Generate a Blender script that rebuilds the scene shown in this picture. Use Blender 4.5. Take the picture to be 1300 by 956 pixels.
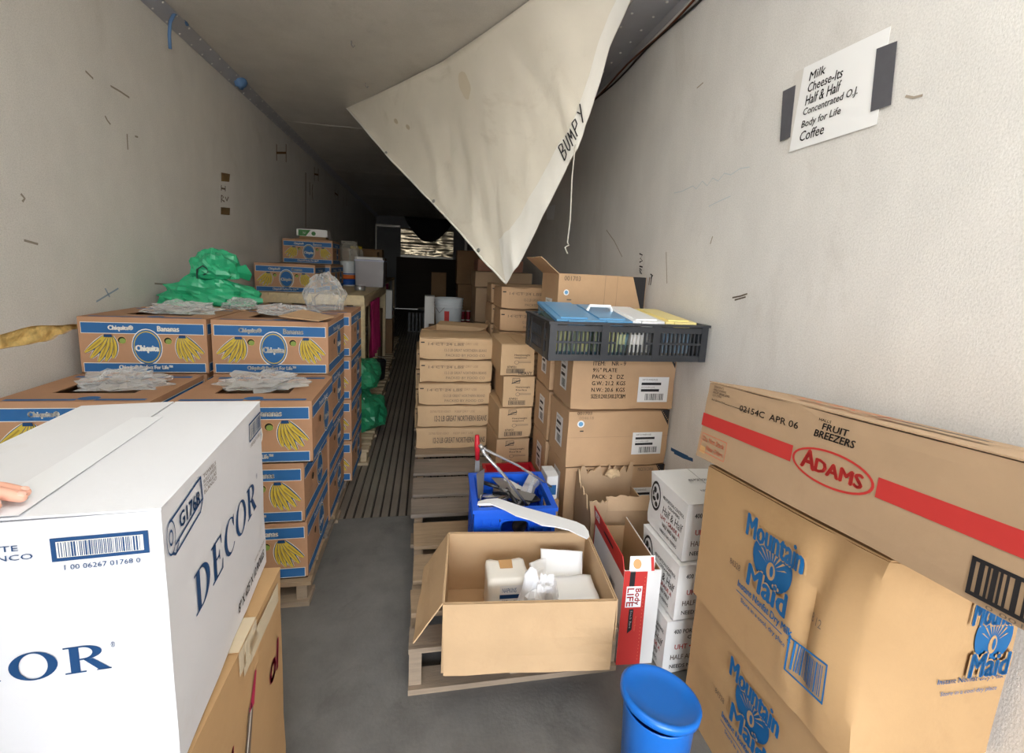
import bpy, bmesh, math, random
from mathutils import Vector, Matrix, Euler, noise

scene = bpy.context.scene
for o in list(bpy.data.objects):
    bpy.data.objects.remove(o, do_unlink=True)
PI = math.pi
rnd = random.Random(7)
COL = scene.collection

# ------------------------------------------------------------------ camera
CAM_H = 1.38
RIGHT = Vector((0.98179, -0.18862, 0.02281)); FWD = Vector((0.18, 0.97, -0.16))
_p, _y, _r = math.radians(9.132), math.radians(10.875), math.radians(2.852)
FWD = Vector((math.sin(_y) * math.cos(_p), math.cos(_y) * math.cos(_p), -math.sin(_p)))
_rt = Vector((math.cos(_y), -math.sin(_y), 0)); _up = _rt.cross(FWD)
RIGHT = math.cos(_r) * _rt + math.sin(_r) * _up
UP = -math.sin(_r) * _rt + math.cos(_r) * _up
FPX = 578.0
cd = bpy.data.cameras.new('camera'); cam = bpy.data.objects.new('camera', cd); COL.objects.link(cam)
cd.sensor_fit = 'HORIZONTAL'; cd.sensor_width = 36.0; cd.lens = FPX / 1300 * 36
cd.shift_y = -44.5 / 1300; cd.clip_start = 0.02; cd.clip_end = 200
cam.matrix_world = Matrix(((RIGHT.x, UP.x, -FWD.x, 0), (RIGHT.y, UP.y, -FWD.y, 0), (RIGHT.z, UP.z, -FWD.z, CAM_H), (0, 0, 0, 1)))
scene.camera = cam

# ------------------------------------------------------------------ daylight
world = bpy.data.worlds.new('sky'); scene.world = world; world.use_nodes = True
wn = world.node_tree; wn.nodes.clear()
wo = wn.nodes.new('ShaderNodeOutputWorld'); wb = wn.nodes.new('ShaderNodeBackground')
sky = wn.nodes.new('ShaderNodeTexSky'); sky.sky_type = 'NISHITA'; sky.sun_disc = False
sky.sun_elevation = math.radians(48); sky.sun_rotation = math.radians(245); sky.air_density = 1.0; sky.dust_density = 3.0; sky.ozone_density = 1.0
hs = wn.nodes.new('ShaderNodeHueSaturation'); hs.inputs['Saturation'].default_value = 0.5
wn.links.new(sky.outputs[0], hs.inputs['Color']); wn.links.new(hs.outputs[0], wb.inputs[0]); wn.links.new(wb.outputs[0], wo.inputs[0])
wb.inputs[1].default_value = 0.85
# daylight portal in the open rear doorway (samples the sky, gives off no light of its own)
pl = bpy.data.lights.new('doorway_portal', 'AREA'); pl.shape = 'RECTANGLE'; pl.size = 2.7; pl.size_y = 2.72
pl.cycles.is_portal = True
po = bpy.data.objects.new('doorway_portal', pl); COL.objects.link(po)
po.location = (-0.15, -3.6, 1.36); po.rotation_euler = (math.radians(90), 0, 0)
# assumed flash, added out of view beside the camera and bounced off the ceiling
fl = bpy.data.lights.new('assumed_bounce_flash', 'SPOT'); fl.energy = 140.0; fl.spot_size = math.radians(105); fl.spot_blend = 0.6; fl.shadow_soft_size = 0.04
fl.color = (0.88, 0.94, 1.0)
fo = bpy.data.objects.new('assumed_bounce_flash', fl); COL.objects.link(fo); fo.location = (0.12, -0.25, 1.55)
fo.rotation_euler = (math.radians(180 - 16), math.radians(6), 0)
vs = scene.view_settings
scene.display_settings.display_device = 'sRGB'
vs.view_transform = 'Standard'; vs.look = 'None'; vs.gamma = 1.0; vs.use_curve_mapping = False
vs.exposure = 1.85
cy = scene.cycles
cy.max_bounces = 10; cy.diffuse_bounces = 6; cy.glossy_bounces = 4; cy.transmission_bounces = 6; cy.transparent_max_bounces = 12
cy.sample_clamp_indirect = 6.0; cy.caustics_reflective = False; cy.caustics_refractive = False

def ray(px, py):
    return RIGHT * ((px - 650) / FPX) - UP * ((py - 433.5) / FPX) + FWD
def atz(px, py, z):
    d = ray(px, py); return d * ((z - CAM_H) / d.z) + Vector((0, 0, CAM_H))
def aty(px, py, y):
    d = ray(px, py); return d * (y / d.y) + Vector((0, 0, CAM_H))
def atx(px, py, x):
    d = ray(px, py); return d * (x / d.x) + Vector((0, 0, CAM_H))

# ------------------------------------------------------------------ materials
def srgb(r, g, b):
    f = lambda c: (c / 255 / 12.92) if c / 255 <= 0.04045 else ((c / 255 + 0.055) / 1.055) ** 2.4
    return (f(r), f(g), f(b), 1)
MATS = {}
def mat(name, rgb, rough=0.6, metal=0.0, var=0.0, scale=8.0, bump=0.0, bscale=60.0, spec=0.4, stretch=(1, 1, 1), trans=0.0, alpha=1.0, coat=0.0, dark=None, dscale=3.0, damt=0.5, grain=0.0):
    m = bpy.data.materials.new(name); m.use_nodes = True; MATS[name] = m
    nt = m.node_tree; b = nt.nodes['Principled BSDF']
    c = srgb(*rgb)
    b.inputs['Base Color'].default_value = c; b.inputs['Roughness'].default_value = rough
    b.inputs['Metallic'].default_value = metal; b.inputs['Specular IOR Level'].default_value = spec
    b.inputs['Transmission Weight'].default_value = trans; b.inputs['Alpha'].default_value = alpha
    b.inputs['Coat Weight'].default_value = coat
    if var or bump or dark:
        tc = nt.nodes.new('ShaderNodeTexCoord'); mp = nt.nodes.new('ShaderNodeMapping'); mp.inputs['Scale'].default_value = stretch
        nt.links.new(tc.outputs['Object'], mp.inputs[0])
    src = None
    if var:
        n = nt.nodes.new('ShaderNodeTexNoise'); n.inputs['Scale'].default_value = scale; n.inputs['Detail'].default_value = 6; n.inputs['Roughness'].default_value = 0.65
        nt.links.new(mp.outputs[0], n.inputs['Vector'])
        r = nt.nodes.new('ShaderNodeValToRGB')
        r.color_ramp.elements[0].position = 0.3; r.color_ramp.elements[1].position = 0.7
        r.color_ramp.elements[0].color = tuple(x * (1 - var) for x in c[:3]) + (1,)
        r.color_ramp.elements[1].color = tuple(min(1, x * (1 + var * 0.6)) for x in c[:3]) + (1,)
        nt.links.new(n.outputs['Fac'], r.inputs[0]); src = r.outputs[0]
    if dark:
        n2 = nt.nodes.new('ShaderNodeTexNoise'); n2.inputs['Scale'].default_value = dscale; n2.inputs['Detail'].default_value = 8; n2.inputs['Roughness'].default_value = 0.7; n2.inputs['Distortion'].default_value = 0.6
        nt.links.new(mp.outputs[0], n2.inputs['Vector'])
        r2 = nt.nodes.new('ShaderNodeValToRGB'); r2.color_ramp.elements[0].position = 0.56; r2.color_ramp.elements[1].position = 0.74
        r2.color_ramp.elements[0].color = (0, 0, 0, 1); r2.color_ramp.elements[1].color = (damt, damt, damt, 1)
        nt.links.new(n2.outputs['Fac'], r2.inputs[0])
        mx = nt.nodes.new('ShaderNodeMix'); mx.data_type = 'RGBA'
        nt.links.new(r2.outputs[0], mx.inputs['Factor'])
        if src: nt.links.new(src, mx.inputs['A'])
        else: mx.inputs['A'].default_value = c
        mx.inputs['B'].default_value = srgb(*dark); src = mx.outputs['Result']
    if grain and src:
        n3 = nt.nodes.new('ShaderNodeTexNoise'); n3.inputs['Scale'].default_value = 190; n3.inputs['Detail'].default_value = 5; n3.inputs['Roughness'].default_value = 0.8
        nt.links.new(tc.outputs['Object'], n3.inputs['Vector'])
        r3 = nt.nodes.new('ShaderNodeValToRGB'); r3.color_ramp.elements[0].position = 0.34; r3.color_ramp.elements[1].position = 0.56
        g = 1 - grain; r3.color_ramp.elements[0].color = (g, g, g * .98, 1); r3.color_ramp.elements[1].color = (1, 1, 1, 1)
        nt.links.new(n3.outputs['Fac'], r3.inputs[0])
        m3 = nt.nodes.new('ShaderNodeMix'); m3.data_type = 'RGBA'; m3.blend_type = 'MULTIPLY'; m3.inputs['Factor'].default_value = 1
        nt.links.new(src, m3.inputs['A']); nt.links.new(r3.outputs[0], m3.inputs['B']); src = m3.outputs['Result']
    if src: nt.links.new(src, b.inputs['Base Color'])
    if bump:
        n = nt.nodes.new('ShaderNodeTexNoise'); n.inputs['Scale'].default_value = bscale; n.inputs['Detail'].default_value = 4
        nt.links.new(mp.outputs[0], n.inputs['Vector'])
        bp = nt.nodes.new('ShaderNodeBump'); bp.inputs['Strength'].default_value = bump; bp.inputs['Distance'].default_value = 0.004
        nt.links.new(n.outputs['Fac'], bp.inputs['Height']); nt.links.new(bp.outputs[0], b.inputs['Normal'])
    return m
def sheer(name, rgb, alpha, rough=0.25):
    m = mat(name, rgb, rough, spec=0.6); nt = m.node_tree; b = nt.nodes['Principled BSDF']
    out = nt.nodes['Material Output']; t = nt.nodes.new('ShaderNodeBsdfTransparent'); mx = nt.nodes.new('ShaderNodeMixShader')
    fr = nt.nodes.new('ShaderNodeLayerWeight'); fr.inputs[0].default_value = 0.35
    ma = nt.nodes.new('ShaderNodeMath'); ma.operation = 'MULTIPLY_ADD'; ma.inputs[1].default_value = 0.6; ma.inputs[2].default_value = alpha; ma.use_clamp = True
    nt.links.new(fr.outputs['Facing'], ma.inputs[0]); nt.links.new(ma.outputs[0], mx.inputs[0])
    nt.links.new(t.outputs[0], mx.inputs[1]); nt.links.new(b.outputs[0], mx.inputs[2]); nt.links.new(mx.outputs[0], out.inputs[0])
    return m

WALL = mat('wall_panel', (225, 221, 214), 0.55, var=0.07, scale=5, bump=0.22, bscale=260, dark=(168, 159, 146), dscale=1.6, damt=0.32, grain=0.22, stretch=(1, 1, 0.6))
WALLR = mat('wall_panel_right', (232, 229, 225), 0.5, var=0.06, scale=6, bump=0.25, bscale=280, dark=(172, 162, 150), dscale=1.9, damt=0.30, grain=0.18, stretch=(1, 1, 0.5))
CEIL = mat('ceiling_panel', (208, 203, 194), 0.6, var=0.10, scale=3, bump=0.3, bscale=70, dark=(140, 126, 108), dscale=1.1, damt=0.35, grain=0.15)
TRIM = mat('trim_metal', (186, 186, 190), 0.4, metal=0.35, var=0.08, scale=6)
RIVET = mat('rivet', (225, 222, 215), 0.35, metal=0.4)
FLOORM = mat('floor_plate', (110, 108, 104), 0.6, var=0.22, scale=7, bump=0.3, bscale=90, dark=(70, 68, 65), dscale=3.0, damt=0.7)
RIBM = mat('floor_rib', (146, 136, 124), 0.38, metal=0.3, var=0.25, scale=9, dark=(62, 56, 50), dscale=4, damt=0.7, stretch=(1, 0.25, 1))
GROOVE = mat('floor_groove', (60, 54, 49), 0.8)
DOCK = mat('dock_concrete', (196, 192, 184), 0.85, var=0.12, scale=4)
FOAM = mat('insulation_foam', (236, 202, 128), 0.9, var=0.35, scale=24, bump=0.9, bscale=70)
KRAFT = mat('kraft_board', (190, 155, 119), 0.75, var=0.07, scale=6, bump=0.12, bscale=90, dark=(164, 128, 94), dscale=4, damt=0.3)
KRAFTB = mat('kraft_board_pinkish', (176, 134, 102), 0.75, var=0.07, scale=6, bump=0.12, bscale=90, dark=(150, 110, 80), dscale=4, damt=0.3)
KRAFT2 = mat('kraft_board_tan', (194, 162, 124), 0.72, var=0.06, scale=5, bump=0.12, bscale=70, dark=(170, 136, 100), dscale=5, damt=0.3)
KRAFT3 = mat('kraft_board_ochre', (186, 150, 106), 0.7, var=0.07, scale=5, bump=0.15, bscale=60, dark=(158, 122, 80), dscale=4, damt=0.35)
KRAFT4 = mat('kraft_board_grey', (178, 149, 118), 0.75, var=0.06, scale=7, bump=0.1, bscale=90, dark=(152, 124, 96), dscale=4, damt=0.3)
KIN = mat('kraft_inside', (180, 146, 108), 0.8, var=0.05, scale=6)
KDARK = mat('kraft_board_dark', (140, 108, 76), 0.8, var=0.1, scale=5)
TORN = mat('torn_board', (206, 178, 142), 0.9, var=0.2, scale=40, bump=0.5, bscale=120)
WHITEB = mat('white_board', (218, 218, 221), 0.55, var=0.02, scale=5, dark=(202, 196, 188), dscale=3.5, damt=0.4, bump=0.08, bscale=60)
CREAMB = mat('grey_white_board', (226, 224, 221), 0.6, var=0.03, scale=7, bump=0.08, bscale=80)
BLUEP = mat('print_blue', (38, 96, 150), 0.6)
NAVY = mat('print_navy', (14, 62, 108), 0.6)
MMBLUE = mat('print_bright_blue', (16, 94, 148), 0.6)
PWHITE = mat('print_white', (226, 222, 212), 0.65)
PYEL = mat('print_yellow', (198, 172, 62), 0.65)
PYEL2 = mat('print_yellow_shade', (160, 134, 48), 0.65)
PBLACK = mat('print_black', (38, 34, 32), 0.65)
PGREY = mat('print_grey', (112, 96, 82), 0.7)
PFAINT = mat('print_faint', (150, 122, 94), 0.7)
PRED = mat('print_red', (194, 54, 50), 0.6)
PORANGE = mat('print_orange', (216, 112, 80), 0.65)
PMAG = mat('print_magenta', (176, 34, 74), 0.6)
PTAN = mat('print_tan', (206, 160, 106), 0.65)
INK = mat('marker_ink', (34, 32, 34), 0.6)
BROWNM = mat('brown_mark', (122, 92, 54), 0.8)
PALEBLUE = mat('chalk_blue', (150, 166, 182), 0.8)
PAPER = mat('paper', (246, 246, 246), 0.7)
PAPERG = mat('paper_old', (222, 218, 212), 0.7)
DUCT = mat('duct_tape', (92, 92, 98), 0.35, var=0.1, scale=30, spec=0.6)
TANTAPE = mat('tan_tape', (124, 98, 62), 0.5, var=0.15, scale=40)
CLEART = sheer('clear_tape', (236, 220, 190), 0.42, 0.12)
BAG = sheer('clear_poly_bag', (226, 226, 224), 0.16, 0.12)
JARM = sheer('clear_jar', (214, 206, 192), 0.22, 0.08)
TOTE = sheer('smoky_tote', (176, 170, 172), 0.72, 0.3)
GREENB = mat('green_poly', (48, 168, 118), 0.32, var=0.18, scale=7, spec=0.6)
GREENB2 = mat('green_poly_sack', (40, 134, 92), 0.4, var=0.2, scale=9, spec=0.5)
CANVAS = mat('canvas', (236, 229, 213), 0.85, var=0.05, scale=2.5, bump=0.25, bscale=240, dark=(186, 172, 146), dscale=2.6, damt=0.4)
CANVASW = mat('canvas_hem', (244, 241, 232), 0.8, var=0.03, scale=4, bump=0.25, bscale=240)
CORDW = mat('white_cord', (232, 228, 216), 0.8)
CABLE1 = mat('brown_cable', (110, 62, 36), 0.5)
CABLE2 = mat('black_cable', (42, 36, 34), 0.5)
STRAPB = mat('blue_strap', (96, 132, 176), 0.6)
WOOD = mat('pallet_wood', (150, 132, 112), 0.8, var=0.22, scale=6, bump=0.4, bscale=40, stretch=(0.6, 8, 8), dark=(104, 88, 72), dscale=3, damt=0.5)
WOODP = mat('pine_wood', (230, 208, 166), 0.65, var=0.12, scale=5, bump=0.2, bscale=40, stretch=(6, 0.7, 6))
WOODB = mat('pallet_wood_grey', (134, 122, 110), 0.82, var=0.25, scale=5, bump=0.4, bscale=40, stretch=(0.6, 8, 8), dark=(92, 80, 70), dscale=2.5, damt=0.6)
WOODC = mat('pallet_wood_brown', (158, 134, 106), 0.8, var=0.2, scale=7, bump=0.4, bscale=40, stretch=(0.6, 8, 8), dark=(110, 90, 70), dscale=3.5, damt=0.5)
WOODD = mat('pallet_wood_pale', (186, 166, 136), 0.8, var=0.2, scale=5, stretch=(0.6, 8, 8))
CRATEB = mat('blue_crate_plastic', (24, 92, 214), 0.38, spec=0.5, var=0.06, scale=10)
LIDB = mat('blue_lid_plastic', (24, 110, 204), 0.3, spec=0.5)
CRATEK = mat('black_crate_plastic', (44, 46, 50), 0.4, spec=0.5, var=0.15, scale=20)
SKYBLUE = mat('sky_blue_plastic', (98, 152, 192), 0.3, spec=0.5)
TEALP = sheer('smoky_blue_plastic', (110, 154, 176), 0.28, 0.12)
WHITEP = mat('white_plastic', (240, 240, 240), 0.35, spec=0.5)
PALEYEL = mat('pale_yellow_plastic', (240, 222, 150), 0.35)
YELP = mat('yellow_sticks', (222, 206, 110), 0.5)
STEEL = mat('steel', (214, 214, 217), 0.25, metal=0.75)
STEELD = mat('dull_steel', (160, 157, 153), 0.35, metal=0.6)
BLACKP = mat('black_plastic', (34, 34, 37), 0.3, spec=0.5)
REDP = mat('red_plastic', (190, 34, 48), 0.4)
SKIN = mat('skin', (222, 166, 144), 0.5, var=0.06, scale=30, spec=0.35)
NAIL = mat('nail', (232, 188, 170), 0.3)
HAIR = mat('brown_hair', (70, 48, 34), 0.6, bump=0.6, bscale=120)
JEANS = mat('dark_jeans', (52, 62, 84), 0.9, bump=0.3, bscale=200)
LIPS = mat('lips', (190, 104, 96), 0.5)
STAINL = mat('stain_light', (222, 211, 188), 0.85)
STAIND = mat('stain_dark', (206, 192, 164), 0.85)
SLEEVE = mat('grey_sleeve', (92, 96, 106), 0.9, bump=0.3, bscale=150)
PAILW = mat('white_pail', (216, 220, 222), 0.4, spec=0.5)
MAGC = mat('magenta_cloth', (168, 28, 92), 0.85, var=0.15, scale=6)
BULK = mat('bulkhead_foil', (240, 224, 196), 0.2, metal=0.85, var=0.3, scale=7, bump=0.5, bscale=14)
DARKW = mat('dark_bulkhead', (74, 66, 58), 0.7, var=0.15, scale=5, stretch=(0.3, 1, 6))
BACKG = mat('back_wall_grey', (150, 152, 156), 0.6, var=0.1, scale=3)
BLACKC = mat('black_canvas', (48, 46, 46), 0.8)
LABELW = mat('label_white', (232, 230, 228), 0.6)
GREENP = mat('print_green', (60, 116, 60), 0.6)
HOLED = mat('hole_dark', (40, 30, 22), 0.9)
BANGREEN = mat('banana_green', (130, 150, 70), 0.5)
TISSUE = mat('tissue', (248, 247, 245), 0.85)
PACKW = mat('napkin_wrap', (244, 238, 226), 0.6)

# ------------------------------------------------------------------ mesh helpers
class MB:
    def __init__(s): s.v = []; s.f = []; s.m = []; s.slots = []
    def slot(s, m):
        if m not in s.slots: s.slots.append(m)
        return s.slots.index(m)
    def add(s, vs, fs, m):
        b = len(s.v); s.v += [tuple(x) for x in vs]; k = s.slot(m)
        for f in fs: s.f.append([i + b for i in f]); s.m.append(k)
    def box(s, x0, x1, y0, y1, z0, z1, m, M=None):
        vs = [Vector((x, y, z)) for z in (z0, z1) for y in (y0, y1) for x in (x0, x1)]
        if M: vs = [M @ v for v in vs]
        s.add(vs, [(0, 2, 3, 1), (4, 5, 7, 6), (0, 1, 5, 4), (2, 6, 7, 3), (0, 4, 6, 2), (1, 3, 7, 5)], m)
    def tube(s, pts, r, m, n=8, caps=True):
        pts = [Vector(p) for p in pts]; k = len(pts); rs = r if isinstance(r, (list, tuple)) else [r] * k
        vs = []; a = None
        for i, p in enumerate(pts):
            t = (pts[min(i + 1, k - 1)] - pts[max(i - 1, 0)]).normalized()
            if a is None: a = t.orthogonal().normalized()
            a = (a - t * a.dot(t)); a = a.normalized() if a.length > 1e-6 else t.orthogonal().normalized()
            b = t.cross(a)
            for j in range(n):
                q = 2 * PI * j / n; vs.append(p + (a * math.cos(q) + b * math.sin(q)) * rs[i])
        fs = [(i * n + j, i * n + (j + 1) % n, (i + 1) * n + (j + 1) % n, (i + 1) * n + j) for i in range(k - 1) for j in range(n)]
        if caps: fs += [tuple(range(n - 1, -1, -1)), tuple(range((k - 1) * n, k * n))]
        s.add(vs, fs, m)
    def lathe(s, prof, m, n=24, M=None):
        vs = []; k = len(prof)
        for (r, z) in prof:
            for j in range(n):
                q = 2 * PI * j / n; v = Vector((r * math.cos(q), r * math.sin(q), z)); vs.append(M @ v if M else v)
        fs = [(i * n + j, i * n + (j + 1) % n, (i + 1) * n + (j + 1) % n, (i + 1) * n + j) for i in range(k - 1) for j in range(n)]
        if prof[0][0] > 1e-5: fs.append(tuple(range(n - 1, -1, -1)))
        if prof[-1][0] > 1e-5: fs.append(tuple(range((k - 1) * n, k * n)))
        s.add(vs, fs, m)
    def slab(s, pts, thick, m):          # planar polygon pts given thickness along its normal (both ways)
        pts = [Vector(p) for p in pts]; n = Vector((0, 0, 0))
        for i in range(len(pts)):
            a, b = pts[i], pts[(i + 1) % len(pts)]
            n += a.cross(b)
        n.normalize(); k = len(pts)
        vs = [p + n * thick / 2 for p in pts] + [p - n * thick / 2 for p in pts]
        fs = [tuple(range(k)), tuple(range(2 * k - 1, k - 1, -1))] + [(i, k + i, k + (i + 1) % k, (i + 1) % k) for i in range(k)]
        s.add(vs, fs, m)
    def mesh(s, name, smooth=False):
        me = bpy.data.meshes.new(name); me.from_pydata(s.v, [], s.f)
        for m in s.slots: me.materials.append(m)
        me.polygons.foreach_set('material_index', s.m)
        if smooth: me.polygons.foreach_set('use_smooth', [True] * len(s.f))
        me.update(); return me
    def build(s, name, parent=None, smooth=False, loc=(0, 0, 0), rot=(0, 0, 0)):
        o = bpy.data.objects.new(name, s.mesh(name, smooth)); COL.objects.link(o)
        o.location = loc; o.rotation_euler = rot
        if parent is not None: o.parent = parent
        return o
def tag(o, label, cat, group=None, kind=None):
    o['label'] = label; o['category'] = cat
    if group: o['group'] = group
    if kind: o['kind'] = kind
    return o
def thing(name, label, cat, loc=(0, 0, 0), rot=(0, 0, 0), group=None):
    o = bpy.data.objects.new(name, None); COL.objects.link(o); o.empty_display_size = 0.1
    o.location = loc; o.rotation_euler = rot if isinstance(rot, (tuple, list)) else (0, 0, rot)
    return tag(o, label, cat, group)
def dup(src, label, loc, rot=0.0, group=None):
    r = src.copy(); COL.objects.link(r); r.location = loc
    r.rotation_euler = rot if isinstance(rot, (tuple, list)) else (0, 0, rot); r['label'] = label
    if group: r['group'] = group
    for ch in list(src.children):
        c = ch.copy(); COL.objects.link(c); c.parent = r
        for g in list(ch.children):
            d = g.copy(); COL.objects.link(d); d.parent = c
    return r
def structure(o):
    o['kind'] = 'structure'; return o

_glyph = {}
def glyphs(sx, bold=0.0, shear=0.0):
    key = (sx, bold, shear)
    if key not in _glyph:
        cu = bpy.data.curves.new('t', 'FONT'); cu.body = sx; cu.size = 1; cu.resolution_u = 2; cu.offset = bold; cu.shear = shear; cu.fill_mode = 'FRONT'
        o = bpy.data.objects.new('t', cu); COL.objects.link(o)
        dg = bpy.context.evaluated_depsgraph_get(); me = bpy.data.meshes.new_from_object(o.evaluated_get(dg))
        vs = [(v.co.x, v.co.y) for v in me.vertices]; fs = [tuple(p.vertices) for p in me.polygons]
        bpy.data.objects.remove(o); bpy.data.curves.remove(cu); bpy.data.meshes.remove(me)
        xs = [v[0] for v in vs]; ys = [v[1] for v in vs]; x0, x1, y0, y1 = min(xs), max(xs), min(ys), max(ys)
        _glyph[key] = ([((x - x0) / (x1 - x0 + 1e-9), (y - y0) / (y1 - y0 + 1e-9)) for x, y in vs], fs)
    return _glyph[key]

class Face:
    """flat print on one face of a carton: u to the right, v up, in metres"""
    def __init__(s, mb, O, U, V, w, h, warp=None):
        s.mb = mb; s.O = Vector(O); s.U = Vector(U); s.V = Vector(V); s.N = s.U.cross(s.V); s.w = w; s.h = h; s.k = 0; s.warp = warp
    def P(s, u, v):
        if s.warp: return s.warp(u, v, 0.0008 + 0.00025 * s.k)
        return s.O + s.U * u + s.V * v + s.N * (0.0008 + 0.00025 * s.k)
    def poly(s, pts, m): s.mb.add([s.P(u * s.w, v * s.h) for u, v in pts], [tuple(range(len(pts)))], m)
    def rect(s, u0, u1, v0, v1, m): s.poly([(u0, v0), (u1, v0), (u1, v1), (u0, v1)], m)
    def frame(s, u0, u1, v0, v1, t, m):   # t in metres
        a, b = t / s.w, t / s.h
        s.rect(u0, u1, v0, v0 + b, m); s.rect(u0, u1, v1 - b, v1, m); s.rect(u0, u0 + a, v0, v1, m); s.rect(u1 - a, u1, v0, v1, m)
    def oval(s, cu, cv, ru, rv, m, n=24, rot=0.0):
        s.poly([(cu + ru * math.cos(2 * PI * i / n), cv + rv * math.sin(2 * PI * i / n)) for i in range(n)], m)
    def text(s, t, u0, u1, v0, v1, m, bold=0.0, shear=0.0, rot=0):
        vs, fs = glyphs(t, 0.0, shear); e = bold * ((v1 - v0) * s.h if not rot else (u1 - u0) * s.w) * 2.0
        for du, dv in (((0, 0),) if not bold else ((-e, 0), (e, 0), (0, e * .6), (0, -e * .6))):
            out = []
            for x, y in vs:
                if rot == 90: x, y = 1 - y, x
                elif rot == -90: x, y = y, 1 - x
                out.append(s.P((u0 + (u1 - u0) * x) * s.w + du, (v0 + (v1 - v0) * y) * s.h + dv))
            s.mb.add(out, fs, m)
    def barcode(s, u0, u1, v0, v1, m, n=22, seed=1):
        r = random.Random(seed); x = u0; st = (u1 - u0) / (n * 2.2)
        while x < u1 - st:
            w = st * r.choice((0.6, 1, 1, 1.8)); s.rect(x, min(u1, x + w), v0, v1, m); x += w + st * r.choice((0.6, 1, 1.5))
    def up(s): s.k += 1
def front(mb, w, d, h): return Face(mb, (-w / 2, -d / 2, 0), (1, 0, 0), (0, 0, 1), w, h)
def right(mb, w, d, h): return Face(mb, (w / 2, -d / 2, 0), (0, 1, 0), (0, 0, 1), d, h)
def left(mb, w, d, h): return Face(mb, (-w / 2, d / 2, 0), (0, -1, 0), (0, 0, 1), d, h)
def top(mb, w, d, h): return Face(mb, (-w / 2, -d / 2, h), (1, 0, 0), (0, 1, 0), w, d)

def dent_box(w, d, h, m, amp=0.004, seed=0, n=6):
    """closed carton body; edges and corners pushed a little inwards"""
    mb = MB(); idx = {}; vs = []
    def vert(i, j, k):
        if (i, j, k) not in idx:
            p = [2 * i / n - 1, 2 * j / n - 1, 2 * k / n - 1]
            c = sum(1 for q in p if abs(abs(q) - 1) < 1e-6)
            q = Vector((p[0] * w / 2, p[1] * d / 2, (p[2] + 1) * h / 2))
            a = amp * (0.25, 0.25, 0.8, 1.4)[c] * abs(noise.noise(q * 9 + Vector((seed * 3.7, seed, 1.3))))*1.6
            q -= Vector([(math.copysign(a, p[t]) if abs(abs(p[t]) - 1) < 1e-6 else 0) for t in range(3)])
            if c and k == 0: q.z = max(q.z, 0)
            idx[(i, j, k)] = len(vs); vs.append(q)
        return idx[(i, j, k)]
    fs = []
    for a in range(n):
        for b in range(n):
            fs.append((vert(a, 0, b), vert(a + 1, 0, b), vert(a + 1, 0, b + 1), vert(a, 0, b + 1)))
            fs.append((vert(a, n, b), vert(a, n, b + 1), vert(a + 1, n, b + 1), vert(a + 1, n, b)))
            fs.append((vert(0, a, b), vert(0, a, b + 1), vert(0, a + 1, b + 1), vert(0, a + 1, b)))
            fs.append((vert(n, a, b), vert(n, a + 1, b), vert(n, a + 1, b + 1), vert(n, a, b + 1)))
            fs.append((vert(a, b, n), vert(a + 1, b, n), vert(a + 1, b + 1, n), vert(a, b + 1, n)))
            fs.append((vert(a, b, 0), vert(a, b + 1, 0), vert(a + 1, b + 1, 0), vert(a + 1, b, 0)))
    mb.add(vs, fs, m); return mb

def top_flaps(root, w, d, h, m, along='x', gap=0.003, lift=0.006, tape=None):
    """two closing flaps that meet in a seam along x or y"""
    for sgn in (-1, 1):
        f = MB()
        if along == 'x':
            y0, y1 = sorted((sgn * d / 2, sgn * gap / 2))
            f.slab([(-w / 2, sgn * d / 2, h + 0.0015), (w / 2, sgn * d / 2, h + 0.0015), (w / 2, sgn * gap / 2, h + 0.0015 + lift), (-w / 2, sgn * gap / 2, h + 0.0015 + lift * 0.6)], 0.003, m)
        else:
            f.slab([(sgn * w / 2, -d / 2, h + 0.0015), (sgn * w / 2, d / 2, h + 0.0015), (sgn * gap / 2, d / 2, h + 0.0015 + lift), (sgn * gap / 2, -d / 2, h + 0.0015 + lift * 0.6)], 0.003, m)
        f.build('flap', root)
    if tape:
        t = MB(); z = h + 0.0035 + lift; e = 0.05
        if along == 'x':
            t.box(-w / 2 - 0.001, w / 2 + 0.001, -0.025, 0.025, z, z + 0.0006, tape); t.box(-w / 2 - 0.0016, -w / 2 - 0.001, -0.025, 0.025, h - e, z, tape); t.box(w / 2 + 0.001, w / 2 + 0.0016, -0.025, 0.025, h - e, z, tape)
        else:
            t.box(-0.025, 0.025, -d / 2 - 0.001, d / 2 + 0.001, z, z + 0.0006, tape); t.box(-0.025, 0.025, -d / 2 - 0.0016, -d / 2 - 0.001, h - e, z, tape)
        t.build('tape', root)

def crumple(cx, cy, cz, rx, ry, rz, seed, amp=0.35, n=28, k=14, m=None, flat=True, freq=2.6):
    mb = MB(); vs = []; fs = []
    for i in range(k + 1):
        th = PI * i / k
        for j in range(n):
            ph = 2 * PI * j / n
            d = Vector((math.sin(th) * math.cos(ph), math.sin(th) * math.sin(ph), math.cos(th)))
            q = d * freq + Vector((seed * 5.1, seed * 1.7, seed))
            a = 1 + amp * (noise.noise(q) + 0.6 * (0.5 - abs(noise.noise(q * 2.3))) + 0.4 * (0.5 - abs(noise.noise(q * 5))))
            p = Vector((d.x * rx * a, d.y * ry * a, d.z * rz * a))
            if flat: p.z = max(p.z, -rz * 0.45)
            vs.append(Vector((cx, cy, cz + rz * 0.45)) + p)
    for i in range(k):
        for j in range(n):
            fs.append((i * n + j, (i + 1) * n + j, (i + 1) * n + (j + 1) % n, i * n + (j + 1) % n))
    mb.add(vs, fs, m); return mb
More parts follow.
